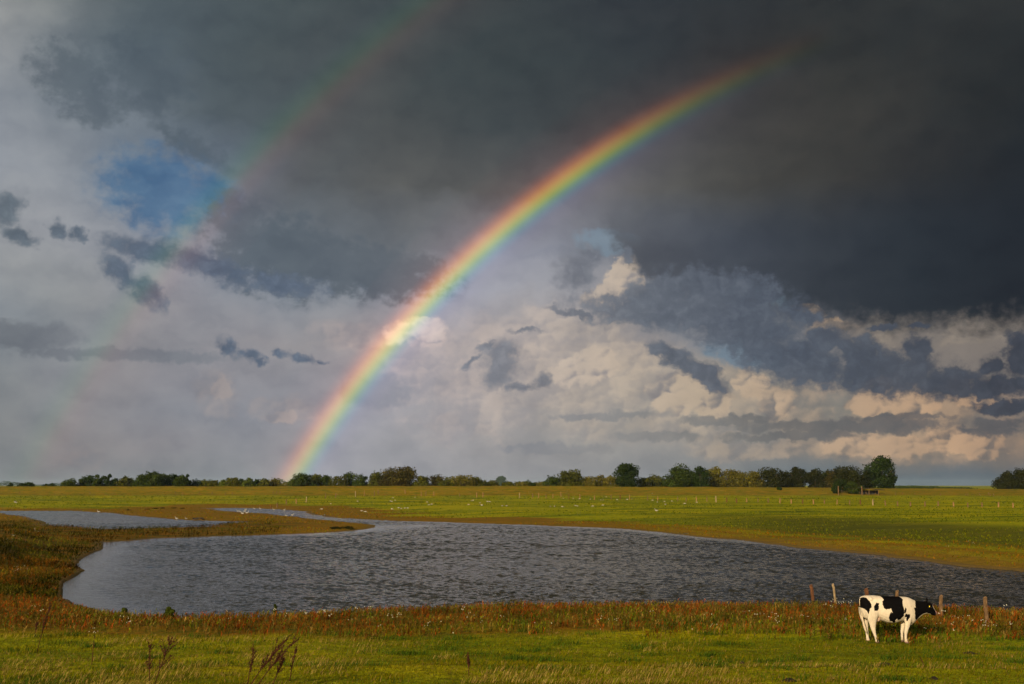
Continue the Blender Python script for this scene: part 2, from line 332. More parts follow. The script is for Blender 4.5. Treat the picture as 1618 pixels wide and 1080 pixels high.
def height(X, Y, sd=None):
    X = np.asarray(X, float); Y = np.asarray(Y, float)
    if sd is None: sd = shore(X, Y)
    D = np.hypot(X, Y)
    land = .08 + .34 * smooth01(sd / 6.) + .38 * smooth01((sd - 4) / 40)
    bank = (fbm(X / 3.2, Y / 3.2, 4, 9) - .5) * .16 + (fbm(X / 18, Y / 18, 3, 12) - .5) * .5 * smooth01(sd / 12)
    z = np.where(sd > 0, land + bank * smooth01(sd / 3), np.maximum(sd * .16, -.9))
    # the hummocky bank on the left
    low = smooth01((Y - 100) / 25) * smooth01((300 - Y) / 30) * (1 - smooth01((sd - 14) / 25))      # spits and far banks lie barely above the water
    z = np.where(sd > 0, z * (1 - .72 * low), z)
    lb = smooth01((-.375 * Y - X) / 6) * smooth01((Y - 62) / 25) * smooth01((138 - Y) / 16) * smooth01(sd / 7)
    z = z + lb * (.35 + .045 * np.clip(-.375 * Y - X, 0, 40) + .9 * (fbm(X / 9, Y / 9, 3, 31) - .45))
    # dyke the photograph is taken from
    z = z + np.where(Y < 27, (27 - np.maximum(Y, -6)) / 27 * 2.9, 0) * smooth01(sd / 5)
    z = np.where(Y < -6, z - smooth01((-6 - Y) / 25) * 3, z)
    # far dyke
    az_px = np.where(Y > 1, X / np.maximum(Y, 1) * F + 809, 809)
    cz = HC - (np.interp(az_px, crest_px[:, 0], crest_px[:, 1]) - 766) * 548 / F
    t = Y + 6 * (fbm(X / 60, Y * 0 + 3, 2, 2) - .5)
    prof = smooth01((t - 505) / 36) * (1 - smooth01((t - 560) / 26))
    z = z + (cz - .8) * prof
    z = z + np.where(Y > 505, (fbm(X / 9, Y / 9, 3, 41) - .5) * .5, 0) * (Y < 640)
    return z
def ground(px, py):
    """the point of the land seen at a pixel"""
    z = .5
    for _ in range(12):
        x, y = plane_pt(px, py, z)
        if y > 505: y = 515; x = y * (px - 809) / F
        z = .5 * z + .5 * float(height(np.array([x]), np.array([y]))[0])
    return Vector((x, y, z))

def belt(x):
    return 8.5 + 4 * smooth01((x + 14) / 14) + 1.5 * smooth01(x / 10)

def build_ground():
    rad = [0.]
    r = 3.
    while r < 9000:
        rad.append(r); r *= 1.045 if r < 26 else (1.0075 if r < 60 else (1.006 if r < 330 else (1.0045 if r < 640 else 1.05)))
    rad = np.array(rad[1:])
    front = np.radians(np.linspace(-29, 29, 640)); side = np.radians(np.concatenate([np.linspace(30, 330, 76)]))
    ang = np.concatenate([front, side]); m = len(ang)
    Rr, Aa = np.meshgrid(rad, ang, indexing='ij')
    X = (Rr * np.sin(Aa)).ravel(); Y = (Rr * np.cos(Aa)).ravel()
    sd = shore(X, Y); Z = height(X, Y, sd)
    V = np.stack([X, Y, Z], 1); V = np.vstack([V, [[0, 0, float(height(np.array([0.]), np.array([0.]))[0])]]])
    sd = np.append(sd, 400); n = len(rad)
    i = np.arange(n - 1)[:, None] * m; j = np.arange(m)[None, :]; j2 = (j + 1) % m
    Q = np.stack([(i + j), (i + j2), (i + m + j2), (i + m + j)], -1).reshape(-1, 4)
    T = np.stack([np.full(m, n * m), np.arange(m), (np.arange(m) + 1) % m], 1)[:, [0, 2, 1]]
    D = np.hypot(V[:, 0], V[:, 1])
    wid = np.where(V[:, 1] < 62, belt(V[:, 0]), np.interp(D, [40, 60, 160, 300], [9.5, 13, 15, 20]))
    edge = wid * (1 + 1.3 * (fbm(V[:, 0] / 11, V[:, 1] / 6, 4, 77) - .5))
    red = 1 - smooth01((sd - edge) / (wid * .25) + .5)
    X, Y = V[:, 0], V[:, 1]
    right = smooth01((X / np.maximum(Y, 1) - .06) / .2) * (Y > 70)
    stripe = np.exp(-((sd / wid - .42 - .08 * (fbm(X / 12, Y / 12, 2, 6) - .5)) / .14) ** 2)
    dark = right * smooth01((sd / wid - .6) / .3) * (1 - smooth01((sd / wid - 2.) / 1.2))
    red = red * (1 - right) + right * np.maximum(.95 * stripe, np.where(sd < .24 * wid, .7, .2 * (sd < wid)))
    mud_ = 1 - smooth01((sd - 2.5) / 3.5)
    mud = (1 - smooth01((sd - .04 * D ** .5) / (.03 * D ** .6 + .2)))
    dyke = smooth01((Y - 495) / 18) * (Y < 640)
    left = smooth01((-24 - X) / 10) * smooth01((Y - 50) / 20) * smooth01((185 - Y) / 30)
    M, N = new_mat('meadow')
    co = N.n.new('ShaderNodeTexCoord').outputs['Object']
    a_red, a_mud, a_dy, a_left = N.attr('red'), N.attr('mud'), N.attr('dyke'), N.attr('leftbank')
    n1 = N.noise(co, .035, 5, .6); n2 = N.noise(N.vec('MULTIPLY', co, (.35, 1, 1)), .11, 6, .65, .5); n3 = N.noise(co, 1.6, 5, .7); n4 = N.noise(co, 9, 4, .7)
    n5 = N.noise(N.vec('MULTIPLY', co, (.5, 1, 1)), .5, 4, .65); nb = N.noise(N.vec('MULTIPLY', co, (.16, 1, 1)), .16, 4, .6)
    g = N.ramp(N.math('ADD', N.math('MULTIPLY', n2, .6), N.math('MULTIPLY', nb, .4)), [(.38, (.040, .055, .001)), (.45, (.115, .132, .001)), (.52, (.235, .222, .001)), (.60, (.34, .265, .002)), (.68, (.30, .16, .004))])
    g = N.mix(N.mr(n1, .4, .62, 0, .4), g, (.18, .20, .001))
    g = N.mix(1., g, N.ramp(n3, [(.3, (.55, .6, .5)), (.55, (1, 1, 1)), (.75, (1.25, 1.15, 1.1))]), 'MULTIPLY')
    g = N.mix(1., g, N.ramp(n4, [(.3, (.45, .47, .45)), (.62, (1.2, 1.2, 1.2))]), 'MULTIPLY')
    dgrass = N.ramp(n5, [(.3, (.035, .04, .003)), (.46, (.11, .09, .004)), (.56, (.15, .075, .006)), (.68, (.19, .14, .01))])
    g = N.mix(N.math('MULTIPLY', a_dy, .85), g, dgrass)
    g = N.mix(N.math('MULTIPLY', N.attr('dark'), .8), g, N.ramp(n3, [(.3, (.022, .026, .003)), (.7, (.07, .066, .005))]))
    rd = N.ramp(N.math('ADD', N.math('MULTIPLY', n5, .5), N.math('MULTIPLY', n3, .5)), [(.34, (.035, .034, .003)), (.43, (.085, .068, .003)), (.52, (.16, .062, .004)), (.58, (.13, .085, .004)), (.66, (.20, .12, .008))])
    g = N.mix(N.math('MULTIPLY', a_red, .92), g, rd)
    g = N.mix(N.math('MULTIPLY', N.attr('shorestrip'), .75), g, N.ramp(n3, [(.3, (.09, .055, .006)), (.7, (.19, .105, .012))]))
    lf = N.ramp(n5, [(.36, (.012, .013, .002)), (.5, (.06, .045, .003)), (.62, (.17, .07, .005))])  # olive to rust, with the bank's shadows put in as near-black patches
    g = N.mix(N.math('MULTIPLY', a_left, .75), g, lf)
    g = N.mix(N.math('MULTIPLY', a_mud, N.mr(n3, .3, .6, .3, .8)), g, (.09, .06, .025))
    h = N.math('ADD', N.math('MULTIPLY', n3, .5), N.math('MULTIPLY', n4, .12))
    finish(N, principled(N, g, .95, .05, bump(N, h, .35, .9)))
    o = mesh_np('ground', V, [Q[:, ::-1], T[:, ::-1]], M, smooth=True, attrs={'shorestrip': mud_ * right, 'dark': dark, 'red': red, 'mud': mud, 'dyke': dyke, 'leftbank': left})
    tag(o, kind='structure')
    return o
build_ground()

# ------------------------------------------------------------------ water
def build_water():
    rad = [38.]
    while rad[-1] < 330: rad.append(rad[-1] + (.15 if rad[-1] < 66 else (.22 if rad[-1] < 110 else (.32 if rad[-1] < 175 else .7))))
    rad = np.array(rad); ang = np.radians(np.linspace(-40, 36, 1110))
    Rr, Aa = np.meshgrid(rad, ang, indexing='ij'); X = (Rr * np.sin(Aa)).ravel(); Y = (Rr * np.cos(Aa)).ravel()
    n, m = Rr.shape; i = np.arange(n - 1)[:, None] * m; j = np.arange(m - 1)[None, :]
    Q = np.stack([i + j, i + m + j, i + m + j + 1, i + j + 1], -1).reshape(-1, 4)
    lee = np.array([plane_pt(*p) for p in [(166,856),(147,876),(126,893),(122,913),(101,927),(103,942),(119,956),(155,966),(210,976)]])
    lee2 = np.array([plane_pt(*p) for p in [(166,856),(250,850.5),(400,845.6),(479,843),(558,838),(604,832.5),(640,830)]])
    def dl(P):
        d = np.full(X.shape, 1e9)
        for k in range(len(P) - 1):
            a, b = P[k], P[k + 1]; e = b - a; t = np.clip(((X - a[0]) * e[0] + (Y - a[1]) * e[1]) / (e @ e), 0, 1)
            d = np.minimum(d, np.hypot(X - a[0] - t * e[0], Y - a[1] - t * e[1]))
        return d
    wob = .6 + .8 * fbm(X / 4, Y / 4, 3, 8)
    calm = np.maximum(np.exp(-(dl(lee) / (4.2 * wob)) ** 1.5), .95 * np.exp(-(dl(lee2) / (5. * wob)) ** 2))
    # wind chop: many short crossing wavelets with a spread of directions and lengths
    lee3 = np.array([plane_pt(*p) for p in [(640,823),(780,827),(973,835),(1200,857.5),(1432,882.5),(1618,904)]]); calm = np.maximum(calm, .85 * np.exp(-(dl(lee3) / (2.2 * wob)) ** 2))
    Z = np.zeros(len(X)); rw_ = np.random.default_rng(17); gust = .7 + .6 * fbm(X / 14, Y / 14, 3, 19)
    wx = X + 2.2 * (fbm(X / 5, Y / 5, 2, 60) - .5); wy = Y + 2.2 * (fbm(X / 5 + 40, Y / 5, 2, 61) - .5)
    for k in range(30):
        lam = .22 * (1.5 / .22) ** (k / 29); th = rw_.normal(R(84), R(24)); kk = 2 * np.pi / lam
        res = smooth01((lam / np.maximum(Y, 30) - .0014) / .002)                 # leave out what the grid is too coarse to carry
        ph = kk * (wx * math.cos(th) + wy * math.sin(th)) + rw_.uniform(0, 6.28)
        res = res * (1 if lam < .9 else smooth01((Y - 55) / 60))
        Z += .047 / kk * (np.sin(ph) + .25 * np.sin(2 * ph + .6)) * res
    Z *= gust * (1 - .93 * calm)
    M, N = new_mat('lake_water')
    co = N.n.new('ShaderNodeTexCoord').outputs['Object']
    c = N.attr('calm')
    r2 = N.noise(N.mapping(co, rot=R(-15), sc=(.7, 1.1, 1)), 3.2, 3, .6, .3)
    nm = bump(N, N.math('MULTIPLY', r2, N.mr(c, 0, 1, 1., .12)), .17, 1.)
    p = N.n.new('ShaderNodeBsdfPrincipled'); N.put(p.inputs['Base Color'], (.018, .016, .008)); p.inputs['Roughness'].default_value = .06
    p.inputs['IOR'].default_value = 1.333; N.l.new(nm, p.inputs['Normal'])
    finish(N, p.outputs[0])
    o = mesh_np('water', np.stack([X, Y, Z], 1), Q[:, ::-1], M, smooth=True, attrs={'calm': calm}); tag(o, kind='structure')
build_water()

# ------------------------------------------------------------------ rainbows: rings of refracted light about the antisolar axis
def build_bow(name, label, a0, a1, stops, gain, keys, squeeze):
    L = 16000.; up = Vector((0, 0, 1)); ax = ANTI; e1 = (up - ax * up.dot(ax)).normalized(); e2 = ax.cross(e1)  # e1 up, e2 to the right
    if e2.x < 0: e2 = -e2
    def phi(px, py):
        d = ray(px, py).normalized(); return math.degrees(math.atan2(d.dot(e2), d.dot(e1)))
    kp = sorted((phi(px, py), s) for px, py, s in keys)
    P0, P1 = kp[0][0], kp[-1][0]
    na, nr = 160, 24; V = []; T = []; S = []
    for i in range(na + 1):
        ph = P0 + (P1 - P0) * i / na; s = float(np.interp(ph, [k[0] for k in kp], [k[1] for k in kp]))
        for j in range(nr + 1):
            a = R(a0 + (a1 - a0) * j / nr); dd = ax * math.cos(a) + (e1 * math.cos(R(ph)) + e2 * math.sin(R(ph))) * math.sin(a)
            p = dd * (L / math.cos(a)); V.append((p.x, p.y, p.z + HC)); T.append(j / nr); S.append(s)
    i = np.arange(na)[:, None] * (nr + 1); j = np.arange(nr)[None, :]
    Q = np.stack([i + j, i + j + 1, i + nr + 2 + j, i + nr + 1 + j], -1).reshape(-1, 4)
    V = np.array(V); keep = (V[Q, 2] > -1500).all(1); Q = Q[keep]
    M, N = new_mat(name + '_light'); 
    stops = [(p if p in (0, 1) else .52 + (p - .52) * squeeze, q) for p, q in stops]
    col = N.ramp(N.attr('band'), stops, 'B_SPLINE')
    e = N.n.new('ShaderNodeEmission'); N.l.new(col, e.inputs[0]); N.l.new(N.math('MULTIPLY', N.attr('gain'), gain * 2 ** -EXPOSURE), e.inputs[1])
    t = N.n.new('ShaderNodeBsdfTransparent'); a = N.n.new('ShaderNodeAddShader'); N.l.new(e.outputs[0], a.inputs[0]); N.l.new(t.outputs[0], a.inputs[1])
    finish(N, a.outputs[0])
    o = mesh_np(name, V, Q, M, smooth=True, attrs={'band': T, 'gain': S}); tag(o, label, 'rainbow')
    o.visible_shadow = False
    return o
build_bow('rainbow', 'bright inner rainbow, red outer edge, rising from the trees into dark cloud', 38.32, 43.92,
  [(0, (0, 0, 0)), (.05, (.012, .009, .02)), (.25, (.04, .03, .065)), (.34, (.02, .07, .13)), (.42, (.05, .16, .09)), (.49, (.18, .25, .0)), (.56, (.34, .24, .0)), (.63, (.40, .15, .0)), (.70, (.27, .06, .0)), (.79, (.09, .014, .002)), (.9, (.02, .002, .0)), (1, (0, 0, 0))],
  1.08, [(452, 775, .62), (470, 745, .68), (530, 645, .85), (640, 505, 1.05), (760, 380, 1.0), (900, 275, .85), (960, 228, .6), (1030, 188, .34), (1110, 145, .15), (1200, 105, .05), (1330, 65, 0)], .56)
build_bow('rainbow', 'faint outer rainbow with reversed colours arching above the bright one at the left', 49.4, 55.2,
  [(0, (0, 0, 0)), (.12, (.02, .004, .002)), (.27, (.075, .020, .010)), (.38, (.06, .038, .004)), (.47, (.02, .06, .012)), (.58, (.004, .034, .016)), (.7, (.006, .010, .018)), (.85, (.003, .002, .006)), (1, (0, 0, 0))],
  .62, [(60, 775, .5), (100, 700, .75), (180, 550, .8), (260, 440, 1.1), (330, 370, 1.3), (400, 290, 1.0), (500, 175, .65), (600, 75, .55), (690, -10, .45), (860, -120, .3)], .66)

#@@REST@@
# ------------------------------------------------------------------ vegetation made of many small blades
def blades(P, h, w, lean, col, droop=.0, segs=1):
    """one bent blade per point: P (n,3), h (n), w (n), lean (n,2), col (n,3) -> verts, faces, colours"""
    n = len(P); a = RNG.uniform(0, 2 * np.pi, n); dx = np.cos(a) * w / 2; dy = np.sin(a) * w / 2
    b0 = P + np.stack([-dx, -dy, -.02 * np.ones(n)], 1); b1 = P + np.stack([dx, dy, -.02 * np.ones(n)], 1)
    mid = P + np.stack([lean[:, 0] * h * .35, lean[:, 1] * h * .35, h * .6], 1)
    m0 = mid + np.stack([-dx * .7, -dy * .7, 0 * dx], 1); m1 = mid + np.stack([dx * .7, dy * .7, 0 * dx], 1)
    tip = P + np.stack([lean[:, 0] * h, lean[:, 1] * h, h * (1 - droop)], 1)
    V = np.stack([b0, b1, m1, m0, tip], 1).reshape(-1, 3); k = np.arange(n)[:, None] * 5
    return V, k + np.array([[0, 1, 2, 3]]), k + np.array([[3, 2, 4]]), np.repeat(col, 5, 0)
def join(parts):
    V = []; Q = []; T = []; C = []; o = 0
    for v, q, t, c in parts:
        V.append(v); Q.append(q + o); T.append(t + o); C.append(c); o += len(v)
    return np.concatenate(V), [np.concatenate(Q), np.concatenate(T)], np.concatenate(C)
def pick(n, cols, jit=.18):
    cols = np.array(cols); c = cols[RNG.integers(0, len(cols), n)]
    return np.clip(c * (1 + RNG.normal(0, jit, (n, 1))), .002, 1)
def leaf_mat(name, trans=.3):
    M, N = new_mat(name); finish(N, leafy(N, N.attr('tint', 'Color'), trans)); return M
M_BLADE = leaf_mat('blade_leaf', .35)
def area_pts(n, y0, y1, k=.5, pad=2., power=1.):
    """points between two depths, spread over the width the view can take in and a little more"""
    u = RNG.random(n); y = (y0 ** (1 - power) + u * (y1 ** (1 - power) - y0 ** (1 - power))) ** (1 / (1 - power)) if power != 1 else y0 * (y1 / y0) ** u
    x = RNG.uniform(-1, 1, n) * (k * y + pad); return x, y
GREENS = [(.095, .115, .002), (.135, .140, .002), (.060, .078, .002), (.175, .158, .003), (.14, .12, .004)]
STRAW = [(.26, .18, .045), (.31, .22, .065), (.20, .13, .03)]
REDS = [(.16, .038, .005), (.21, .048, .006), (.12, .045, .005), (.10, .065, .010), (.08, .07, .01), (.15, .075, .015)]
OLIVE = [(.07, .075, .008), (.10, .085, .010), (.05, .06, .008)]

def near_grass():
    parts = []
    # short grazed turf
    n = 150000; x, y = area_pts(n, 26, 47, power=1.); sd = shore(x, y); k = (sd > (belt(x) - 1.2) * (1 + .4 * (fbm(x / 3, y / 3, 2, 5) - .5)))
    x, y, sd = x[k], y[k], sd[k]; z = height(x, y, sd); n = len(x)
    cl = fbm(x / 1.6, y / 1.1, 3, 51); dry = smooth01((fbm(x / 5, y / 4, 3, 61) - .45) / .2 + np.where(x < -5, .25, 0) + np.where(y < 32, .25, -.1))
    h = .03 + .04 * RNG.random(n) + .06 * smooth01((cl - .52) / .2); w = .008 + .008 * RNG.random(n)
    c = pick(n, GREENS); st = RNG.random(n) < .06 + .20 * dry; c[st] = pick(st.sum(), STRAW)
    c *= (.42 + .75 * cl)[:, None] * np.array([.94, .82, 1.])
    parts.append(blades(np.stack([x, y, z], 1), h, w, RNG.normal([.35, .1], .35, (n, 2)), c, .15))
    # longer wind-combed straw at the lower left and along the bottom
    n = 44000; x, y = area_pts(n, 26, 38, power=1.); sd = shore(x, y)
    f = fbm(x / 2.2, y / 1.6, 3, 71); k = f + np.where(x < -4, .11, -.03) + np.where(y < 31.5, .03, -.05) > .59; x, y = x[k], y[k]; n = len(x)
    z = height(x, y); h = .09 + .15 * RNG.random(n)
    c = pick(n, STRAW + GREENS[:3] + STRAW); parts.append(blades(np.stack([x, y, z], 1), h, .009 + .006 * RNG.random(n), RNG.normal([.95, .15], .3, (n, 2)), c, .35))
    # tussocks of darker grass
    for _ in range(150):
        x0, y0 = area_pts(1, 27, 46); m = RNG.integers(50, 130); r = RNG.uniform(.12, .45)
        x = x0 + RNG.normal(0, r, m) * 1.6; y = y0 + RNG.normal(0, r, m) * .8; sd = shore(x, y)
        if sd.min() < 7: continue
        z = height(x, y, sd); parts.append(blades(np.stack([x, y, z], 1), RNG.uniform(.1, .22, m), RNG.uniform(.012, .022, m), RNG.normal([.3, 0], .5, (m, 2)), pick(m, [(.03, .06, .006), (.05, .085, .006)]), .2))
    V, Fc, C = join(parts)
    tag(mesh_np('pasture_grass', V, Fc, M_BLADE, attrs={'tint': C}), 'short green grazed grass with straw coloured blades in the foreground', 'grass', kind='stuff')
near_grass()

def herb_belt():
    parts = []
    def herbs(x, y, sd, hs, cols, leaves=6, lw=.03, colf=None):
        n = len(x); z = height(x, y, sd); P = np.stack([x, y, z], 1); h = hs
        lean = RNG.normal([.12, .03], .14, (n, 2)); c = pick(n, cols, .22)
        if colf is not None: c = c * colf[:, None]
        parts.append(blades(P, h, .012 + .006 * RNG.random(n) + 0 * h, lean, c * .8, 0))
        for k in range(leaves):
            t = RNG.uniform(.25, 1., n)
            Q = P + np.stack([lean[:, 0] * h * t * t, lean[:, 1] * h * t * t, h * t], 1)
            parts.append(blades(Q, lw * (1.2 + 1.8 * RNG.random(n)), lw * RNG.uniform(.5, 1., n), RNG.normal(0, 1.1, (n, 2)), c * RNG.uniform(.75, 1.3, (n, 1)), .1))
    # the red belt on the near shore
    n = 34000; x, y = area_pts(n, 34, 62, power=1.2, pad=3); sd = shore(x, y); wid = belt(x)
    ed = wid * (1 + .45 * (fbm(x / 2.5, y / 2.5, 3, 15) - .5)); k = (sd > .25) & (sd < ed) & ((RNG.random(n) < .25 + .75 * smooth01((ed - sd) / 2.5)))
    x, y, sd, wid = x[k], y[k], sd[k], wid[k]; f = fbm(x / 2.4, y / 1.3, 3, 23); t = sd / wid
    hs = (.12 + .20 * RNG.random(len(x))) * (.45 + 1.1 * f) * (.55 + .6 * smooth01(sd / 2.5))
    g = RNG.random(len(x)) < np.clip(.12 + .8 * smooth01((f - .54) / .14) + .3 * (t > .6), 0, 1)
    cf = .25 + 1.5 * fbm(x / 1.3, y / .8, 3, 91)
    herbs(x[~g], y[~g], sd[~g], hs[~g], REDS, colf=cf[~g]); herbs(x[g], y[g], sd[g], hs[g] * .9, OLIVE + GREENS[:1] + REDS[3:4] + STRAW[2:], colf=cf[g])
    # the left bank, farther away: coarser plants
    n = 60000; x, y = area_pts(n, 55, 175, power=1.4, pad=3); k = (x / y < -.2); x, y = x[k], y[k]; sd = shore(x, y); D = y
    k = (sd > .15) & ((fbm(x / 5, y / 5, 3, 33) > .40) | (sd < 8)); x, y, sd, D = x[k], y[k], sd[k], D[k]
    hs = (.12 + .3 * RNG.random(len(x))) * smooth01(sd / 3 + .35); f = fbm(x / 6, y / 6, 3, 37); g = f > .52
    cf = np.clip(2.6 * (fbm(x / 3.5, y / 5, 3, 93) - .28), .18, 1.5); herbs(x[g], y[g], sd[g], hs[g], [(.15, .058, .006), (.10, .06, .006), (.05, .045, .005)], 4, .06, cf[g]); herbs(x[~g], y[~g], sd[~g], hs[~g], OLIVE + [(.035, .04, .004), (.11, .09, .006)], 4, .06, cf[~g])  # cf darkens the herb tint in clumps, standing in for shadows on the bank
    V, Fc, C = join(parts)
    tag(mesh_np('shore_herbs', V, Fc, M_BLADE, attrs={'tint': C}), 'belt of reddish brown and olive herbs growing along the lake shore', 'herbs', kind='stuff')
    # far meadow: low tussocks that break up the grass
    parts.clear(); n = 60000; x, y = area_pts(n, 75, 560, power=1.35, pad=5); sd = shore(x, y)
    f = fbm(x / 30, y / 14, 4, 43); k = (sd > .8) & (f > .45) & ~((y < 185) & (x / y < -.24)); x, y, sd, f = x[k], y[k], sd[k], f[k]; n = len(x)
    z = height(x, y, sd); D = y; s = D / 300
    c = np.where((sd < np.interp(D, [160, 300], [13, 17]))[:, None], pick(n, [(.11, .075, .004), (.10, .09, .003), (.15, .065, .004)]), pick(n, [(.05, .065, .002), (.09, .10, .002), (.12, .11, .003), (.035, .045, .002)]))
    c = np.where((y > 505)[:, None], pick(n, [(.12, .09, .012), (.07, .065, .01), (.16, .09, .02)]), c)
    parts.append(blades(np.stack([x, y, z], 1), (.05 + .16 * RNG.random(n)) * (.7 + .5 * s), (.15 + .25 * RNG.random(n)) * s, RNG.normal(0, .3, (n, 2)), c, 0))
    V, Fc, C = join(parts)
    tag(mesh_np('meadow_tussocks', V, Fc, M_BLADE, attrs={'tint': C}), 'low uneven tussocks of grass scattered over the far meadow', 'grass', kind='stuff')
herb_belt()

def flowers():
    V = []; C = []
    spots = []
    for cx, cy, n, sx, sy in [(1335, 957, 22, 14, 5), (1310, 960, 8, 6, 3), (150, 1003, 8, 14, 4), (1275, 984, 12, 20, 5), (1500, 975, 10, 30, 14), (1530, 988, 14, 40, 8), (1575, 992, 16, 22, 8), (1590, 970, 8, 18, 8), (1225, 980, 12, 20, 5), (1190, 976, 6, 20, 4),
                              (960, 985, 10, 30, 4), (740, 982, 8, 20, 4), (735, 968, 10, 8, 4), (620, 975, 12, 14, 6), (500, 978, 14, 60, 10), (580, 965, 10, 12, 3), (410, 966, 8, 5, 2), (435, 970, 5, 6, 2), (528, 958, 4, 4, 1.5), (466, 965, 3, 4, 1.5), (180, 985, 10, 40, 6), (50, 965, 8, 10, 8), (35, 900, 14, 10, 4),
                              (860, 990, 8, 60, 8), (1100, 990, 14, 120, 14), (1400, 985, 14, 100, 14), (700, 990, 10, 100, 12), (300, 985, 8, 80, 8), (1420, 1000, 6, 100, 10), (20, 850, 16, 16, 8), (60, 835, 10, 20, 5), (1240, 870, 4, 80, 5), (1540, 862, 10, 60, 8)]:
        for _ in range(int(n * .55)): spots.append((cx + RNG.normal(0, sx * .6), cy + RNG.normal(0, sy * .5)))
    Fq = []
    for px, py in spots:
        p = ground(px, py + 6)
        if shore(np.array([p.x]), np.array([p.y]))[0] < .3: continue
        D = p.y; h = RNG.uniform(.2, .42); r = RNG.uniform(.008, .019) * max(1, D / 75)
        for q in range(RNG.integers(1, 4)):
            c = np.array([p.x + RNG.normal(0, .05), p.y + RNG.normal(0, .05), p.z + h + RNG.normal(0, .03)]); o = len(V)
            a = np.arange(6) * np.pi / 3; nrm = RNG.normal([-.1, -.7, .5], .2); nrm /= np.linalg.norm(nrm); t1 = np.cross(nrm, [0, 0, 1]); t1 /= np.linalg.norm(t1); t2 = np.cross(nrm, t1)
            for k in a: V.append(c + r * (math.cos(k) * t1 + math.sin(k) * t2))
            Fq.append([o + i for i in range(6)])
    M, N = new_mat('white_petal'); finish(N, leafy(N, (.46, .44, .34), .3))
    tag(mesh_np('white_flowers', np.array(V), [np.array(Fq)], M), 'scattered small white flower heads among the reddish shore herbs', 'flowers', kind='stuff')
flowers()

# ------------------------------------------------------------------ trees
M_LEAF = leaf_mat('tree_leaf', .25)
def bark():
    M, N = new_mat('bark'); co = N.n.new('ShaderNodeTexCoord').outputs['Object']
    n = N.noise(N.vec('MULTIPLY', co, (6, 6, 1)), 2, 4, .6); finish(N, principled(N, N.ramp(n, [(.3, (.03, .022, .015)), (.7, (.09, .07, .05))]), .9, .1)); return M
M_BARK = bark()
def tube(P, rad, k=8, cap=True):
    """tapered tube along points"""
    P = [Vector(p) for p in P]; V = []; n = len(P)
    for i in range(n):
        d = (P[min(i + 1, n - 1)] - P[max(i - 1, 0)]).normalized(); a = d.cross(Vector((0, 1, 0)) if abs(d.y) < .9 else Vector((1, 0, 0))).normalized(); b = d.cross(a)
        for j in range(k):
            t = 2 * math.pi * j / k; V.append(P[i] + (a * math.cos(t) + b * math.sin(t)) * rad[i])
    Fq = [(i * k + j, i * k + (j + 1) % k, (i + 1) * k + (j + 1) % k, (i + 1) * k + j) for i in range(n - 1) for j in range(k)]
    if cap: V += [P[0], P[-1]]; Fq += [(len(V) - 2, (j + 1) % k, j) for j in range(k)] + [(len(V) - 1, (n - 1) * k + j, (n - 1) * k + (j + 1) % k) for j in range(k)]
    return V, Fq
def poly_obj(name, V, Fq, mat, parent=None, smooth=True, attrs=None):
    me = bpy.data.meshes.new(name); me.from_pydata([tuple(v) for v in V], [], [tuple(f) for f in Fq]); me.validate(); me.materials.append(mat)
    if smooth: me.polygons.foreach_set('use_smooth', np.ones(len(me.polygons), bool))
    o = bpy.data.objects.new(name, me); COL.objects.link(o)
    if parent: o.parent = parent
    return o
def merge(*parts):
    V = []; Fq = []
    for v, f in parts: o = len(V); V += list(v); Fq += [tuple(i + o for i in q) for q in f]
    return V, Fq
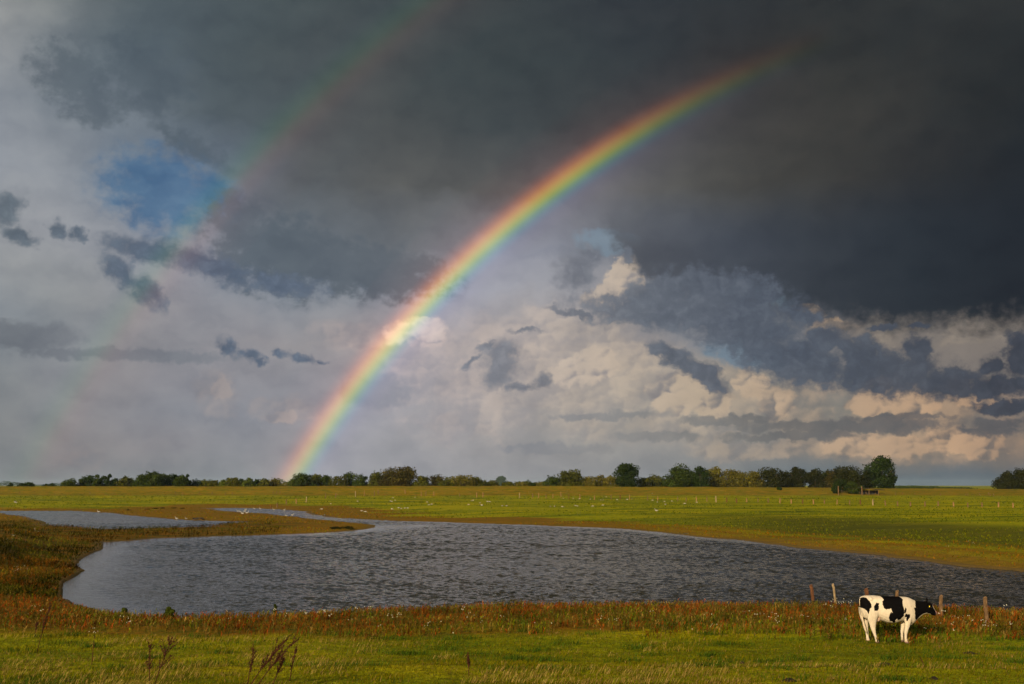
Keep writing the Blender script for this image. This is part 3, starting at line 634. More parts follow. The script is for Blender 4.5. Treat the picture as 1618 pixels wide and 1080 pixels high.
def tree(name, label, base, W, H, cols, rng, shape='round', dens=1., group=None, cat='tree', leaf=None, Dref=600):
    root = empty(name, base, rng.uniform(0, 6.28)); tag(root, label, cat, group)
    low = {'round': .12, 'tall': .12, 'bush': .02, 'poplar': .08, 'spread': .16}[shape]
    # trunk and limbs
    parts = [tube([(0, 0, -.6), (W * .01, 0, H * .25), (-W * .02, W * .01, H * .55), (0, 0, H * .85)], [max(.12, W * .035), max(.09, W * .026), W * .016, W * .005], 7)]
    for k in range(6):
        a = rng.uniform(0, 6.28); z0 = H * rng.uniform(.18, .5); L = W * rng.uniform(.25, .42)
        parts.append(tube([(0, 0, z0), (math.cos(a) * L * .5, math.sin(a) * L * .5, z0 + H * .12), (math.cos(a) * L, math.sin(a) * L, z0 + H * .28)], [W * .014, W * .009, W * .003], 5))
    poly_obj('trunk', *merge(*parts), M_BARK, root)
    # lobes
    nl = {'round': 20, 'tall': 26, 'bush': 17, 'poplar': 16, 'spread': 26}[shape]; lobes = []
    zc = H * (low + 1) / 2; hz = H * (1 - low) / 2
    for k in range(nl):
        a = rng.uniform(0, 2 * np.pi); u = rng.uniform(-1, 1) ** 1 if k % 3 else rng.uniform(-1, -.3); rr = rng.uniform(.35, .78) ** .8
        if shape == 'bush': u = rng.uniform(-.9, .9)
        prof = math.sqrt(max(.05, 1 - abs(u) ** (2.6 if shape != 'poplar' else 1.8)))
        c = np.array([math.cos(a) * W / 2 * prof * rr, math.sin(a) * W / 2 * prof * rr, zc + hz * u * .74]); r = W * rng.uniform(.10, .26) * (1 if shape != 'poplar' else .8); r = min(r, H * .3)
        lobes.append((c, r, rng.uniform(.72, 1.28)))
    lobes.append((np.array([0, 0, zc]), min(W * .36, hz * .8), .9)); lobes.append((np.array([0, 0, H - W * .2]), W * .2, 1.))
    ls = leaf or .34; V = []; C = []
    per = int(dens * 190)
    for c, r, tn in lobes:
        n = int(per * max(.6, (r / 2.4) ** 2) * (.34 / ls) ** 1.2); n = min(n, 1500)
        d = rng.normal(0, 1, (n, 3)); d /= np.linalg.norm(d, axis=1)[:, None]
        rad = r * (1 - .5 * rng.random(n) ** 2.2) * (1 + .34 * np.sin(d[:, 0] * 5 + tn * 9) * np.cos(d[:, 2] * 6 + tn * 5))
        p = c + d * rad[:, None] * np.array([1, 1, .86]); p[:, 2] = np.maximum(p[:, 2], H * .02)
        nn = d + rng.normal(0, .55, (n, 3)); nn /= np.linalg.norm(nn, axis=1)[:, None]
        t1 = np.cross(nn, rng.normal(0, 1, (n, 3))); t1 /= np.linalg.norm(t1, axis=1)[:, None]; t2 = np.cross(nn, t1)
        s = ls * rng.uniform(.5, 1.3, (n, 1)); q = np.stack([p - t1 * s, p - t2 * s * .7, p + t1 * s, p + t2 * s * .7], 1).reshape(-1, 3)
        cc = np.array(cols)[rng.integers(0, len(cols), n)] * rng.uniform(.6, 1.4, (n, 1)) * tn
        V.append(q); C.append(np.repeat(cc, 4, 0))
    V = np.concatenate(V); C = np.concatenate(C); Fq = np.arange(len(V)).reshape(-1, 4)
    mesh_np('crown', V, Fq, M_LEAF, root, attrs={'tint': C})
    return root
OLV = [(.0496, .0560, .0080), (.0400, .0464, .0072), (.0640, .0624, .0096)]        # olive willow
DRK = [(.0160, .0288, .0064), (.0224, .0336, .0072), (.0128, .0224, .0056)]      # dark green
MID = [(.0272, .0416, .0072), (.0360, .0480, .0080), (.0208, .0336, .0064)]
BRN = [(.0440, .0336, .0080), (.0360, .0360, .0072), (.0480, .0400, .0096)]
YEL = [(.0800, .0736, .0112), (.0640, .0640, .0096), (.0960, .0800, .0144)]
BRT = [(.0560, .0760, .0096), (.0440, .0640, .0080), (.0680, .0800, .0112)]
MDK = [(.0176, .0208, .0056), (.0224, .0224, .0064), (.0144, .0176, .0048)]  # shade over the right-hand trees put into the leaf colour
TREES = [ # px, width px, top px, colours, shape, label, depth
 (48, 22, 762, DRK, 'bush', 'low dark round bush standing alone at the far left on the dyke skyline', 640),
 (23, 7, 763, DRK, 'bush', 'tiny dark shrub on the dyke, farthest left of all bushes', 640),
 (84, 19, 764.2, DRK, 'bush', 'very low flat hedge bush just left of the left tree row', 660),
 (115, 20, 758.3, MID, 'round', 'small round tree at the left end of the left tree row', 640),
 (133, 11, 756.5, MID, 'round', 'narrow small tree between the end tree and the stepped clump of the left row', 650),
 (147, 20, 753.5, DRK, 'round', 'medium dark tree at the low left side of the stepped clump', 640),
 (158, 17, 749.5, MID, 'poplar', 'pointed tree at the centre of the stepped clump in the left row', 640),
 (168, 13, 751.5, DRK, 'round', 'slightly lower dark tree between two pointed ones of the stepped clump', 650),
 (177, 13, 749, DRK, 'poplar', 'dark upright tree closing the stepped clump on its right', 640),
 (188, 13, 755.5, DRK, 'round', 'short dark tree in the dip beside the lone round tree of the left row', 670),
 (204, 18, 751.3, OLV, 'round', 'olive round tree standing free with sky gaps on both sides in the left row', 640),
 (226, 22, 751, MID, 'round', 'broad rounded tree left of the tallest clump in the left row', 640),
 (247, 23, 746, MID, 'tall', 'tallest rounded tree of the left row, broad crown', 640),
 (261, 18, 747, MID, 'tall', 'tall tree leaning against the right of the tallest tree in the left row', 645),
 (276, 18, 748.5, DRK, 'tall', 'dark tall tree in the middle of the right hand left-row clump', 650),
 (290, 18, 749, MID, 'tall', 'tall tree at the right end of the tallest left clump', 640),
 (300, 11, 749.6, DRK, 'poplar', 'slim pointed dark tree standing just right of the tallest left clump', 640),
 (312, 17, 756, DRK, 'round', 'low dark tree beside the slim pointed one', 650),
 (327, 17, 758.5, OLV, 'bush', 'low olive tree in the dip right of the left clump', 650),
 (343, 15, 759, OLV, 'bush', 'lowest olive bush of the dip between left row and rainbow', 650),
 (355, 14, 757.3, BRT, 'round', 'small light green tree in the row left of the rainbow foot', 640),
 (375, 23, 755, OLV, 'round', 'broad olive willow in the row left of the rainbow foot', 640),
 (385, 11, 756, DRK, 'round', 'narrow dark tree squeezed between olive willows left of the rainbow', 665),
 (396, 17, 755, BRT, 'round', 'light green round willow left of the rainbow foot', 640),
 (409, 13, 757, DRK, 'round', 'small dark tree right of the light green willow', 660),
 (422, 15, 756, OLV, 'bush', 'olive bush close left of the rainbow foot', 640),
 (441, 20, 756, YEL, 'bush', 'yellowish willow directly under the left edge of the rainbow foot', 640),
 (468, 16, 757, BRT, 'bush', 'bright green low bush directly under the right edge of the rainbow foot', 630),
 (483, 24, 750, MID, 'round', 'first taller tree right of the rainbow foot', 640),
 (501, 20, 751, OLV, 'round', 'second olive tree right of the rainbow foot', 640),
 (518, 18, 750.5, MID, 'round', 'third tree right of the rainbow foot, mid green', 645),
 (537, 21, 751.5, OLV, 'round', 'olive tree left of the peaked one in the central row', 640),
 (554, 20, 745, MID, 'round', 'peaked tree rising above its neighbours in the central row', 645),
 (571, 18, 748.5, MID, 'round', 'mid green tree just right of the peaked one', 640),
 (596, 33, 746.8, OLV, 'round', 'wide olive tree left of the dark brown domed tree', 640),
 (634, 46, 741, BRN, 'spread', 'wide dome shaped brownish green tree, largest of the central row', 635),
 (669, 24, 751.5, OLV, 'round', 'olive tree at the right foot of the brown dome', 640),
 (691, 22, 752, BRN, 'round', 'brownish flat topped tree in the right half of the central row', 645),
 (713, 25, 752, OLV, 'bush', 'olive hedge tree in the level part of the central row', 640),
 (734, 25, 751, YEL, 'bush', 'yellowish olive tree near the right end of the central row', 640),
 (754, 25, 752.5, OLV, 'bush', 'rounded tree closing the central row before the gap', 640),
 (780, 20, 759.5, OLV, 'bush', 'low bush at the left of the gap with the hazy tree', 650),
 (802, 17, 761, OLV, 'bush', 'low bush just below the hazy distant tree', 650),
 (819, 15, 760.5, YEL, 'bush', 'low yellowish bush in the gap between the central and right rows', 650),
 (834, 15, 760, OLV, 'bush', 'low olive bush above the dark shrub on the dyke', 650),
 (852, 17, 760.5, YEL, 'bush', 'low yellowish bush left of the first tree of the right row', 650),
 (876, 24, 753, MID, 'round', 'sloping shoulder tree at the left end of the right row', 640),
 (902, 36, 745, OLV, 'round', 'large olive round tree at the left end of the right row', 635),
 (930, 20, 752, YEL, 'round', 'yellowish mottled willow right of the large olive tree', 640),
 (948, 20, 751.5, YEL, 'round', 'mottled willow in the middle between olive tree and dark rounded tree', 640),
 (966, 20, 752, YEL, 'round', 'mottled willow touching the dark rounded tree on its left', 640),
 (992, 33, 732, DRK, 'tall', 'tall dark green rounded tree standing well above the hedge in the middle', 625),
 (1017, 20, 754.5, OLV, 'bush', 'low olive bush at the right foot of the tall dark rounded tree', 640),
 (1038, 25, 752, OLV, 'bush', 'olive bush left of the big mid green round tree', 640),
 (1071, 46, 738.5, MID, 'spread', 'big wide mid green tree with even rounded top', 630),
 (1104, 24, 738, DRK, 'round', 'dark green tree between the big wide one and the yellowish willows', 635),
 (1122, 31, 740.5, YEL, 'round', 'large yellowish willow, left one of the pair', 640),
 (1147, 30, 740.5, YEL, 'round', 'large yellowish willow, right one of the pair', 640),
 (1169, 24, 745, YEL, 'round', 'shorter yellowish willow right of the large pair', 640),
 (1190, 27, 744.2, YEL, 'round', 'last yellowish willow before the dark trees', 640),
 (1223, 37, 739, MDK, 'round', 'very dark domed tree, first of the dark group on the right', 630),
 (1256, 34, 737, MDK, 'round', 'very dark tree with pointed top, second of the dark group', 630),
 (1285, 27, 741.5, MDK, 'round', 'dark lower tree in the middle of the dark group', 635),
 (1303, 22, 743.5, DRK, 'round', 'dark lowest tree left of the brownish one in the dark group', 640),
 (1317, 24, 740.5, BRN, 'round', 'dark brownish tree behind the left post of the shelter', 620),
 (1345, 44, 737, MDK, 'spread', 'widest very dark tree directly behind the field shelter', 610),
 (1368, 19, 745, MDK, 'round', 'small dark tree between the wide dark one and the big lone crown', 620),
 (1391, 39, 724, DRK, 'tall', 'tallest tree of the scene with big domed crown at the right end of the group', 605),
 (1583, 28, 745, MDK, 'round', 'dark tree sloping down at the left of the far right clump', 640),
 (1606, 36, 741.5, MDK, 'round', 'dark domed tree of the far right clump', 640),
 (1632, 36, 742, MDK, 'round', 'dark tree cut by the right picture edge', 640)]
rt = np.random.default_rng(5)
for px, w, top, cols, shape, label, Y in TREES:
    Y = Y + rt.uniform(-8, 8); x = Y * (px - 809) / F; W = w * Y / F * ((1.5 if w < 27 else 1.3) if shape != 'poplar' else 1.05)
    zg = float(height(np.array([x]), np.array([Y]))[0]); ztop = HC + (766 - top) * Y / F
    tree('tree' if shape != 'bush' else 'bush', label, (x, Y, zg - .1), W, ztop - zg + .3, cols, rt, shape, 1.35, 'trees along the dyke' if shape != 'bush' else 'bushes along the dyke', 'tree' if shape != 'bush' else 'bush', leaf=.40 if w < 26 else .46)
for px, w, top, Y, label in [(1326, 26, 757, 520, 'dark shrub growing beside the left end of the field shelter'), (1345, 30, 761, 516, 'green bramble bush in front of the field shelter'), (842, 9, 763, 552, 'small dark shrub on the dyke crest in the gap of the tree rows'),
                             (508 + 720, 9, 769.5, 528, 'little dark shrub on the dyke slope left of the shelter'), (1316, 12, 765, 515, 'small dark shrub hugging the left post of the shelter')]:
    x = Y * (px - 809) / F; zg = float(height(np.array([x]), np.array([float(Y)]))[0]); ztop = HC + (766 - top) * Y / F
    tree('shrub', label, (x, Y, zg - .1), w * Y / F, max(1.2, ztop - zg), DRK if 'green' not in label else MID, rt, 'bush', 1.2, None, 'shrub', leaf=.22)
# two shrubs at the water's edge and dark weeds on the spit
for px, py, w, h, label in [(266, 981, 15, 19, 'green shrub at the near water edge, the larger of two'), (195, 978, 13, 15, 'smaller green shrub at the near water edge on the left'), (434, 975, 6, 17, 'thin dark shrub standing up from the red herbs at the near shore')]:
    p = ground(px, py); Y = p.y
    tree('shrub', label, (p.x, p.y, p.z - .03), w * Y / F, h * Y / F + .1, [(.05, .06, .008), (.035, .05, .007)], rt, 'bush', 1.4, None, 'shrub', leaf=.03)

def far_woods():
    # far-off woods that read as one mass, several kilometres away
    V = []; C = []; Fq = []
    segs = [(-60, 60, 761, 7600), (60, 110, 762.5, 7600), (190, 225, 757.5, 7400), (310, 380, 758, 7600), (400, 520, 758.5, 7600), (770, 870, 759.5, 7600), (870, 1010, 760.5, 7600), (1405, 1462, 767.2, 1200), (1462, 1506, 769.3, 1250), (1515, 1548, 767.6, 5600), (1558, 1580, 769, 5600)]
    for a, b, top, Y in segs:
        n = int((b - a) * 26 * (1 if Y > 2000 else 1.3)); px = rt.uniform(a, b, n); x = Y * (px - 809) / F; y = Y + rt.uniform(-60, 60, n)
        sc = Y / F; e = np.minimum(px - a, b - px) / 9; prof = (.35 + .65 * np.sqrt(np.clip(e, 0, 1))) * (.5 + .75 * fbm(px / 7, px * 0, 3, 3))
        base = HC + (766 - 772) * Y / F; ht = ((772 - top) * sc) * prof; z = base + ht * rt.random(n) ** .6
        s = sc * .75; d = rt.normal(0, 1, (n, 3)); d /= np.linalg.norm(d, axis=1)[:, None]; t1 = np.cross(d, [0, 0, 1.]); t1 /= np.linalg.norm(t1, axis=1)[:, None]; t2 = np.cross(d, t1)
        p = np.stack([x, y, z], 1); V.append(np.stack([p - t1 * s, p - t2 * s, p + t1 * s, p + t2 * s], 1).reshape(-1, 3)); C.append(np.repeat(np.array(MID)[rt.integers(0, 3, n)], 4, 0))
    V = np.concatenate(V); tag(mesh_np('distant_woods', V, np.arange(len(V)).reshape(-1, 4), M_LEAF, attrs={'tint': np.concatenate(C)}), 'hazy blue woods far beyond the dyke on the horizon', 'woods', kind='stuff')
far_woods()
x = 5000 * (793 - 809) / F
tree('tree', 'pale hazy tree far away in the gap between the central and right rows', (x, 5000, -4), 15 * 5000 / F, (766 - 752) * 5000 / F + 10, MID, rt, 'round', 1.2, None, 'tree', leaf=2.4)

# ------------------------------------------------------------------ posts
MARKS = [(-20, 'left picture edge'), (115, 'left end of the left tree row'), (204, 'free standing round tree'), (247, 'tallest tree of the left row'), (330, 'low dip after the left row'), (460, 'rainbow foot'), (554, 'peaked central tree'), (634, 'wide brown domed tree'), (733, 'right end of the central row'),
         (793, 'pale hazy tree'), (902, 'large olive tree'), (992, 'tall dark rounded tree'), (1071, 'big wide green tree'), (1135, 'pair of yellowish willows'), (1190, 'last yellowish willow'), (1223, 'first dark domed tree'), (1285, 'middle of the dark group'), (1370, 'field shelter'), (1450, 'bare skyline gap'), (1531, 'far hazy clump'), (1610, 'far right clump')]
ORD = ['first', 'second', 'third', 'fourth', 'fifth', 'sixth', 'seventh', 'eighth', 'ninth', 'tenth', 'eleventh', 'twelfth', 'thirteenth', 'fourteenth', 'fifteenth', 'sixteenth']
_cnt = {}
def place_label(what, px):
    """names the thing by the landmark on the skyline above it; call in order from left to right"""
    m = min(MARKS, key=lambda q: abs(q[0] - px))[1]; k = _cnt[(what, m)] = _cnt.get((what, m), -1) + 1
    return what + ', ' + ORD[min(k, 15)] + ' from left below ' + m
def wood(name, a, b):
    M, N = new_mat(name); co = N.n.new('ShaderNodeTexCoord').outputs['Object']
    n = N.noise(N.vec('MULTIPLY', co, (1, 1, .12)), 40, 4, .65); n2 = N.noise(co, 5, 3, .5)
    c = N.mix(N.mr(n2, .4, .65), N.ramp(n, [(.3, tuple(.35 * q for q in a)), (.55, a), (.7, b)]), tuple(.6 * q for q in a))
    finish(N, principled(N, c, .85, .15, bump(N, n, .01, .8))); return M
M_W1 = wood('weathered_wood', (.13, .075, .035), (.24, .155, .085)); M_W2 = wood('red_brown_wood', (.10, .042, .018), (.17, .08, .04)); M_W4 = wood('orange_wood', (.22, .12, .05), (.36, .22, .11)); M_W3 = wood('pale_wood', (.25, .18, .10), (.38, .30, .19))
def post(name, label, base, h, r, lean, mat, rng, group=None, fine=True):
    k = 12 if fine else 6; n = 9 if fine else 4; V = []
    for i in range(n):
        t = i / (n - 1); cx = lean * h * t + (rng.normal(0, .008) if fine else 0); cy = rng.normal(0, .008) if fine else 0
        for j in range(k):
            a = 2 * math.pi * j / k; rr = r * (1 - .08 * t) * (1 + (.12 * math.sin(3 * a + i * .4) + rng.normal(0, .05) if fine else 0))
            zz = -.35 + (h + .35) * t + (.05 * math.sin(a + 1) * (i == n - 1) if fine else 0)
            V.append((cx + rr * math.cos(a), cy + rr * math.sin(a), zz))
    Fq = [(i * k + j, i * k + (j + 1) % k, (i + 1) * k + (j + 1) % k, (i + 1) * k + j) for i in range(n - 1) for j in range(k)] + [tuple((n - 1) * k + j for j in range(k)), tuple(reversed(range(k)))]
    o = poly_obj(name, V, Fq, mat, smooth=False); o.location = base; tag(o, label, 'fence post', group); return o
rp = np.random.default_rng(3)
near = [ # x top, y top, x bottom, y bottom, width px, material, label
 (1283.3, 920.5, 1286.2, 948.8, 5.2, M_W2, 'dark rotting post standing in the shallow water, farthest left of the near posts'),
 (1316.6, 919, 1322.6, 956.5, 3.4, M_W3, 'thin pale post leaning left at the water edge beside white flowers'),
 (1370, 926.5, 1371, 968, 6.2, M_W2, 'reddish post rising behind the rump of the cow'),
 (1418.4, 929.5, 1418.8, 970, 5.4, M_W1, 'light faced post rising behind the back of the cow'),
 (1488.3, 937, 1486.6, 975, 5.8, M_W1, "weathered post just in front of the cow's muzzle"),
 (1558.3, 939.5, 1560.3, 988, 6.4, M_W1, 'tall weathered post standing alone in the herbs at far right')]
near_pts = []
for xt, yt, xb, yb, w, mt, lb in near:
    if yb < 950: x, y = plane_pt(xb, yb, 0); p = Vector((x, y, float(height(np.array([x]), np.array([y]))[0])))
    else: p = ground(xb, yb)
    zt = HC + (766 - yt) * p.y / F * 1.0
    h = zt - p.z; post('fence_post', lb, p, h, w * p.y / F / 2, (xt - xb) / (yb - yt), mt, rp, 'old fence posts by the cow')
far = [(820, 789.5)]
far = [(760 + a / 4.045, 720 + b / 4.045) for a, b in [(245, 270), (330, 268), (368, 270), (417, 272), (459, 272), (512, 262), (562, 275), (632, 278), (725, 282), (833, 280), (890, 277), (950, 280), (1065, 285), (1130, 288), (1256, 290), (1312, 292), (1377, 290), (1445, 292), (1503, 295), (1570, 295)]]
far += [(1100 + a / 4.045, 700 + b / 4.045) for a, b in [(128, 377), (195, 378), (258, 380), (322, 378), (395, 378), (460, 380), (535, 384), (608, 385), (680, 387), (750, 389), (820, 390), (900, 390), (980, 392), (1050, 392), (1130, 397), (1210, 398), (1287, 402), (1370, 403), (1462, 403)]]
far += [(1482.5, 799.2), (1506.8, 800), (1529, 801), (1552, 801), (1577.6, 801), (1601, 802)]
far += [(380 + a / 4.045, 720 + b / 4.045) for a, b in [(293, 310), (357, 305), (419, 298), (544, 272), (608, 270), (736, 262), (790, 252), (855, 252), (887, 246), (1060, 248), (1155, 258), (1185, 258), (1235, 257), (1402, 263), (1510, 265), (1550, 265), (234, 330), (194, 335)]]
tall = {122, }
for i, (px, py) in enumerate(sorted(far)):
    p = ground(px, py); white = any(abs(px - q) < 2.5 for q in (1131.6, 1379, 820.5, 483.6, 562)); org = abs(px - 428) < 1.5
    h = (rp.uniform(6.6, 8.2) + (1.8 if white else 0)) * p.y / F
    if org: h *= .6
    post('fence_post', place_label('bleached pale meadow post', px) if white else ('short orange post at the inlet of the channel' if org else place_label('small weathered meadow post', px)),
         p, h, rp.uniform(.12, .18), rp.normal(0, .04), M_W3 if white else [M_W1, M_W4, M_W4, M_W1, M_W2][rp.integers(0, 5)], rp, 'fence posts across the far meadow', False)
far2 = [(380 + a / 4.045, 720 + b / 4.045) for a, b in [(222, 213), (243, 214), (264, 217)]] + [(a / 4.045, 720 + b / 4.045) for a, b in [(598, 205), (1140, 207), (1372, 215), (1457, 212), (1500, 212), (152, 208), (1290, 200), (1187, 208)]] + [(1318 + a / 5.393, 720 + b / 5.393) for a, b in [(495, 326), (553, 326), (660, 326), (906, 328), (1122, 330), (1140, 328), (1203, 328), (1280, 333), (1330, 333), (1360, 333)]]
for px, py in sorted(far2):
    p = ground(px, py + 1); post('fence_post', place_label('tiny dyke foot post', px), p, 3.6 * p.y / F, .12, rp.normal(0, .03), M_W1, rp, 'fence posts at the foot of the dyke', False)

# ------------------------------------------------------------------ field shelter
def box(x0, x1, y0, y1, z0, z1):
    V = [(x, y, z) for z in (z0, z1) for y in (y0, y1) for x in (x0, x1)]
    return V, [(0, 2, 3, 1), (4, 5, 7, 6), (0, 1, 5, 4), (1, 3, 7, 5), (3, 2, 6, 7), (2, 0, 4, 6)]
def shelter():
    Y = 512; s = Y / F; X = lambda px: Y * (px - 809) / F; x0 = X(1355); zg = float(height(np.array([X(1370)]), np.array([float(Y)]))[0])
    root = empty('field_shelter', (x0, Y, zg)); tag(root, 'low open field shelter with dark sloping roof under the dark trees', 'shelter')
    M, N = new_mat('dark_roofing'); co = N.n.new('ShaderNodeTexCoord').outputs['Object']; finish(N, principled(N, N.ramp(N.noise(co, 1.2, 4, .6), [(.3, (.012, .011, .01)), (.7, (.03, .026, .022))]), .8, .2))
    W = X(1391) - x0; h1, h2 = 3.0, 2.05
    V = [(-.6, -2.5, h1), (W, -2.5, h2), (W, 2.5, h2), (-.6, 2.5, h1), (-.6, -2.5, h1 + .22), (W, -2.5, h2 + .2), (W, 2.5, h2 + .2), (-.6, 2.5, h1 + .22)]
    poly_obj('roof', V, [(3, 2, 1, 0), (4, 5, 6, 7), (0, 1, 5, 4), (1, 2, 6, 5), (2, 3, 7, 6), (3, 0, 4, 7)], M, root, False)
    for xx in (.2, 3.1, 7.2):
        for yy in (-2.2, 2.2):
            hh = h1 + (h2 - h1) * (xx + .6) / (W + .6) - .01; o = poly_obj('post', *box(xx - .12, xx + .12, yy - .12, yy + .12, -.3, hh), M_W1, root, False)
    poly_obj('rear_wall', *box(-.4, W - 1.6, 2.35, 2.45, -.3, 1.95), M, root, False)
shelter()
for px, top, bot, lb in [(1320.5, 767.5, 778.5, 'tall pale gate post at the left end of the field shelter bushes'), (1357.3, 768, 779, 'tall pale gate post beside the field shelter roof')]:
    Y = 508.; x = Y * (px - 809) / F; zg = float(height(np.array([x]), np.array([Y]))[0]); post('gate_post', lb, (x, Y, zg), HC + (766 - top) * Y / F - zg, .26, 0, M_W1, rp, None, False)

# ------------------------------------------------------------------ cow
def loft(sts, k=20, power=2.2):
    """sts: list of (centre xyz, axis dir, up dir, half-up, half-side); closed tube with superelliptic sections"""
    V = []; n = len(sts)
    for c, up, side, hu, hs in sts:
        for j in range(k):
            a = 2 * math.pi * j / k; ca, sa = math.cos(a), math.sin(a)
            f = (abs(ca) ** power + abs(sa) ** power) ** (-1 / power)
            V.append(Vector(c) + Vector(up) * (ca * f * hu) + Vector(side) * (sa * f * hs))
    Fq = [(i * k + j, i * k + (j + 1) % k, (i + 1) * k + (j + 1) % k, (i + 1) * k + j) for i in range(n - 1) for j in range(k)]
    V.append(Vector(sts[0][0])); V.append(Vector(sts[-1][0]))
    Fq += [(n * k, (j + 1) % k, j) for j in range(k)] + [(n * k + 1, (n - 1) * k + j, (n - 1) * k + (j + 1) % k) for j in range(k)]
    return V, Fq
U = .00203
def cx(c): return (c - 560) * U
def cz(c): return (937 - c) * U
def build_cow():
    up, sd = (0, 0, 1), (0, 1, 0); parts = []
    # trunk from rump to neck root: crop x, top, bottom, half width
    st = [(178, 262, 400, .07), (190, 240, 470, .14), (215, 220, 540, .20), (260, 208, 575, .245), (320, 205, 570, .27), (390, 206, 548, .285), (440, 210, 560, .30), (500, 216, 600, .335), (570, 222, 630, .365), (650, 224, 640, .375), (720, 224, 630, .365),
          (780, 224, 612, .335), (840, 226, 600, .30), (890, 230, 615, .28), (935, 242, 640, .25), (975, 262, 645, .21), (1010, 283, 615, .17), (1045, 292, 575, .145)]
    parts.append(loft([((cx(c), 0, (cz(t) + cz(b)) / 2), up, sd, (cz(t) - cz(b)) / 2, w) for c, t, b, w in st], 24, 2.35))
    # neck into the head, turning slightly away from the viewer (+y)
    st = [(985, 270, 630, .17, 0), (1040, 290, 572, .14, 0), (1090, 296, 538, .12, .02), (1140, 298, 512, .11, .04), (1190, 302, 500, .105, .06), (1225, 320, 492, .09, .07)]
    parts.append(loft([((cx(c), y, (cz(t) + cz(b)) / 2), up, sd, (cz(t) - cz(b)) / 2, w) for c, t, b, w, y in st], 20, 2.2))
    # brisket / dewlap
    parts.append(loft([((cx(c), 0, (cz(t) + cz(b)) / 2), up, sd, (cz(t) - cz(b)) / 2, w) for c, t, b, w in [(885, 560, 650, .09), (915, 560, 694, .06), (960, 540, 668, .045), (1020, 500, 612, .04), (1080, 470, 556, .035), (1130, 450, 516, .03)]], 14, 2))
    # head: wedge along its own axis
    A = Vector((cx(1195), .06, cz(380))); B = Vector((cx(1352), .12, cz(497))); d = (B - A).normalized(); hu = Vector((0, 1, 0)).cross(d).normalized()
    if hu.z < 0: hu = -hu
    hs = d.cross(hu).normalized()
    for t, hh, ww, off in [(0,0,0,0)]: pass
    st = [(-.05, .10, .07, .0), (.05, .18, .10, .0), (.22, .185, .115, .0), (.42, .158, .105, -.006), (.62, .122, .082, -.012), (.80, .094, .066, -.014), (.93, .084, .070, -.012), (1.02, .066, .062, -.012), (1.07, .04, .04, -.012)]
    L = (B - A).length
    parts.append(loft([(A + d * (L * t) + hu * off, hu, hs, h, w) for t, h, w, off in st], 18, 2.4))
    # ears (near one carries the tag, far one pricks up)
    parts.append(loft([(Vector((cx(1212), -.02, cz(335))) + Vector((-.010, -.17, -.03)) * t, Vector((.2, 0, 1)).normalized(), Vector((1, 0, -.2)).normalized(), h, .022) for t, h in [(0, .03), (.3, .052), (.6, .055), (.85, .04), (1., .02)]], 10, 2))
    parts.append(loft([(Vector((cx(1222), .11, cz(315))) + Vector((.026, .05, .135)) * t, Vector((1, 0, 0)), Vector((0, .8, -.5)).normalized(), h, .02) for t, h in [(0, .03), (.4, .045), (.75, .035), (1., .014)]], 10, 2))
    # near legs (y<0) and far legs (y>0): crop y, crop x centre, half width along x, half depth, y
    def leg(rows): parts.append(loft([((cx(x), y, cz(zc)), (1, 0, 0), (0, 1, 0), hw * U, hd) for zc, x, hw, hd, y in rows], 14, 2.2))
    fn = [(400, 880, 88, .09, -.14), (480, 884, 80, .10, -.16), (560, 880, 60, .085, -.17), (620, 874, 46, .07, -.17), (690, 862, 35, .056, -.165), (745, 846, 29, .048, -.16), (775, 840, 28, .048, -.16), (810, 836, 21, .036, -.16), (860, 834, 20, .034, -.16), (885, 838, 25, .042, -.16), (905, 842, 26, .042, -.16), (922, 846, 30, .05, -.16), (938, 850, 33, .054, -.16)]
    leg(fn)
    leg([(a, x - (6 if a < 700 else 3), w * .95, dd, -y) for a, x, w, dd, y in fn])
    hn = [(300, 300, 95, .09, -.15), (380, 322, 118, .11, -.18), (450, 338, 112, .12, -.19), (520, 342, 88, .11, -.185), (590, 338, 66, .085, -.175), (650, 344, 49, .062, -.17), (695, 346, 41, .052, -.165), (730, 350, 34, .046, -.165), (780, 362, 25, .036, -.165), (840, 380, 20, .032, -.165), (878, 393, 24, .038, -.165), (900, 398, 27, .042, -.165), (920, 404, 31, .05, -.165), (939, 410, 34, .054, -.165)]
    leg(hn)
    leg([(380, 285, 95, .11, .18), (470, 282, 92, .11, .18), (560, 276, 68, .09, .18), (630, 278, 46, .065, .17), (690, 288, 37, .052, .165), (730, 292, 31, .046, .165), (790, 300, 23, .035, .165), (850, 306, 20, .032, .165), (885, 308, 24, .038, .165), (905, 312, 27, .042, .165), (922, 316, 30, .05, .165), (936, 320, 32, .052, .165)])
    # udder
    parts.append(loft([((cx(430), 0, cz(z)), (1, 0, 0), (0, 1, 0), w, w2) for z, w, w2 in [(510, .10, .10), (560, .13, .14), (600, .10, .11), (618, .04, .05)]], 14, 2))
    # shoulder and hook bones
    for c, z, y, r in [(325, 262, -.19, .085), (325, 262, .19, .085), (890, 360, -.17, .13), (890, 360, .17, .13), (205, 290, -.1, .07), (205, 290, .1, .07)]:
        parts.append(loft([((cx(c), y, cz(z) + dz * r), (1, 0, 0), (0, 1, 0), r * q, r * q * .8) for dz, q in [(-1, .15), (-.7, .7), (0, 1), (.7, .7), (1, .15)]], 12, 2))
    V, Fq = merge(*parts)
    o = poly_obj('cow', V, Fq, M_BARK)
    m = o.modifiers.new('r', 'REMESH'); m.mode = 'VOXEL'; m.voxel_size = .0125; m.use_smooth_shade = True
    m = o.modifiers.new('s', 'SMOOTH'); m.factor = .6; m.iterations = 7
    dg = bpy.context.evaluated_depsgraph_get(); me = bpy.data.meshes.new_from_object(o.evaluated_get(dg)); old = o.data
    o.modifiers.clear(); o.data = me; bpy.data.meshes.remove(old); me.name = 'cow'
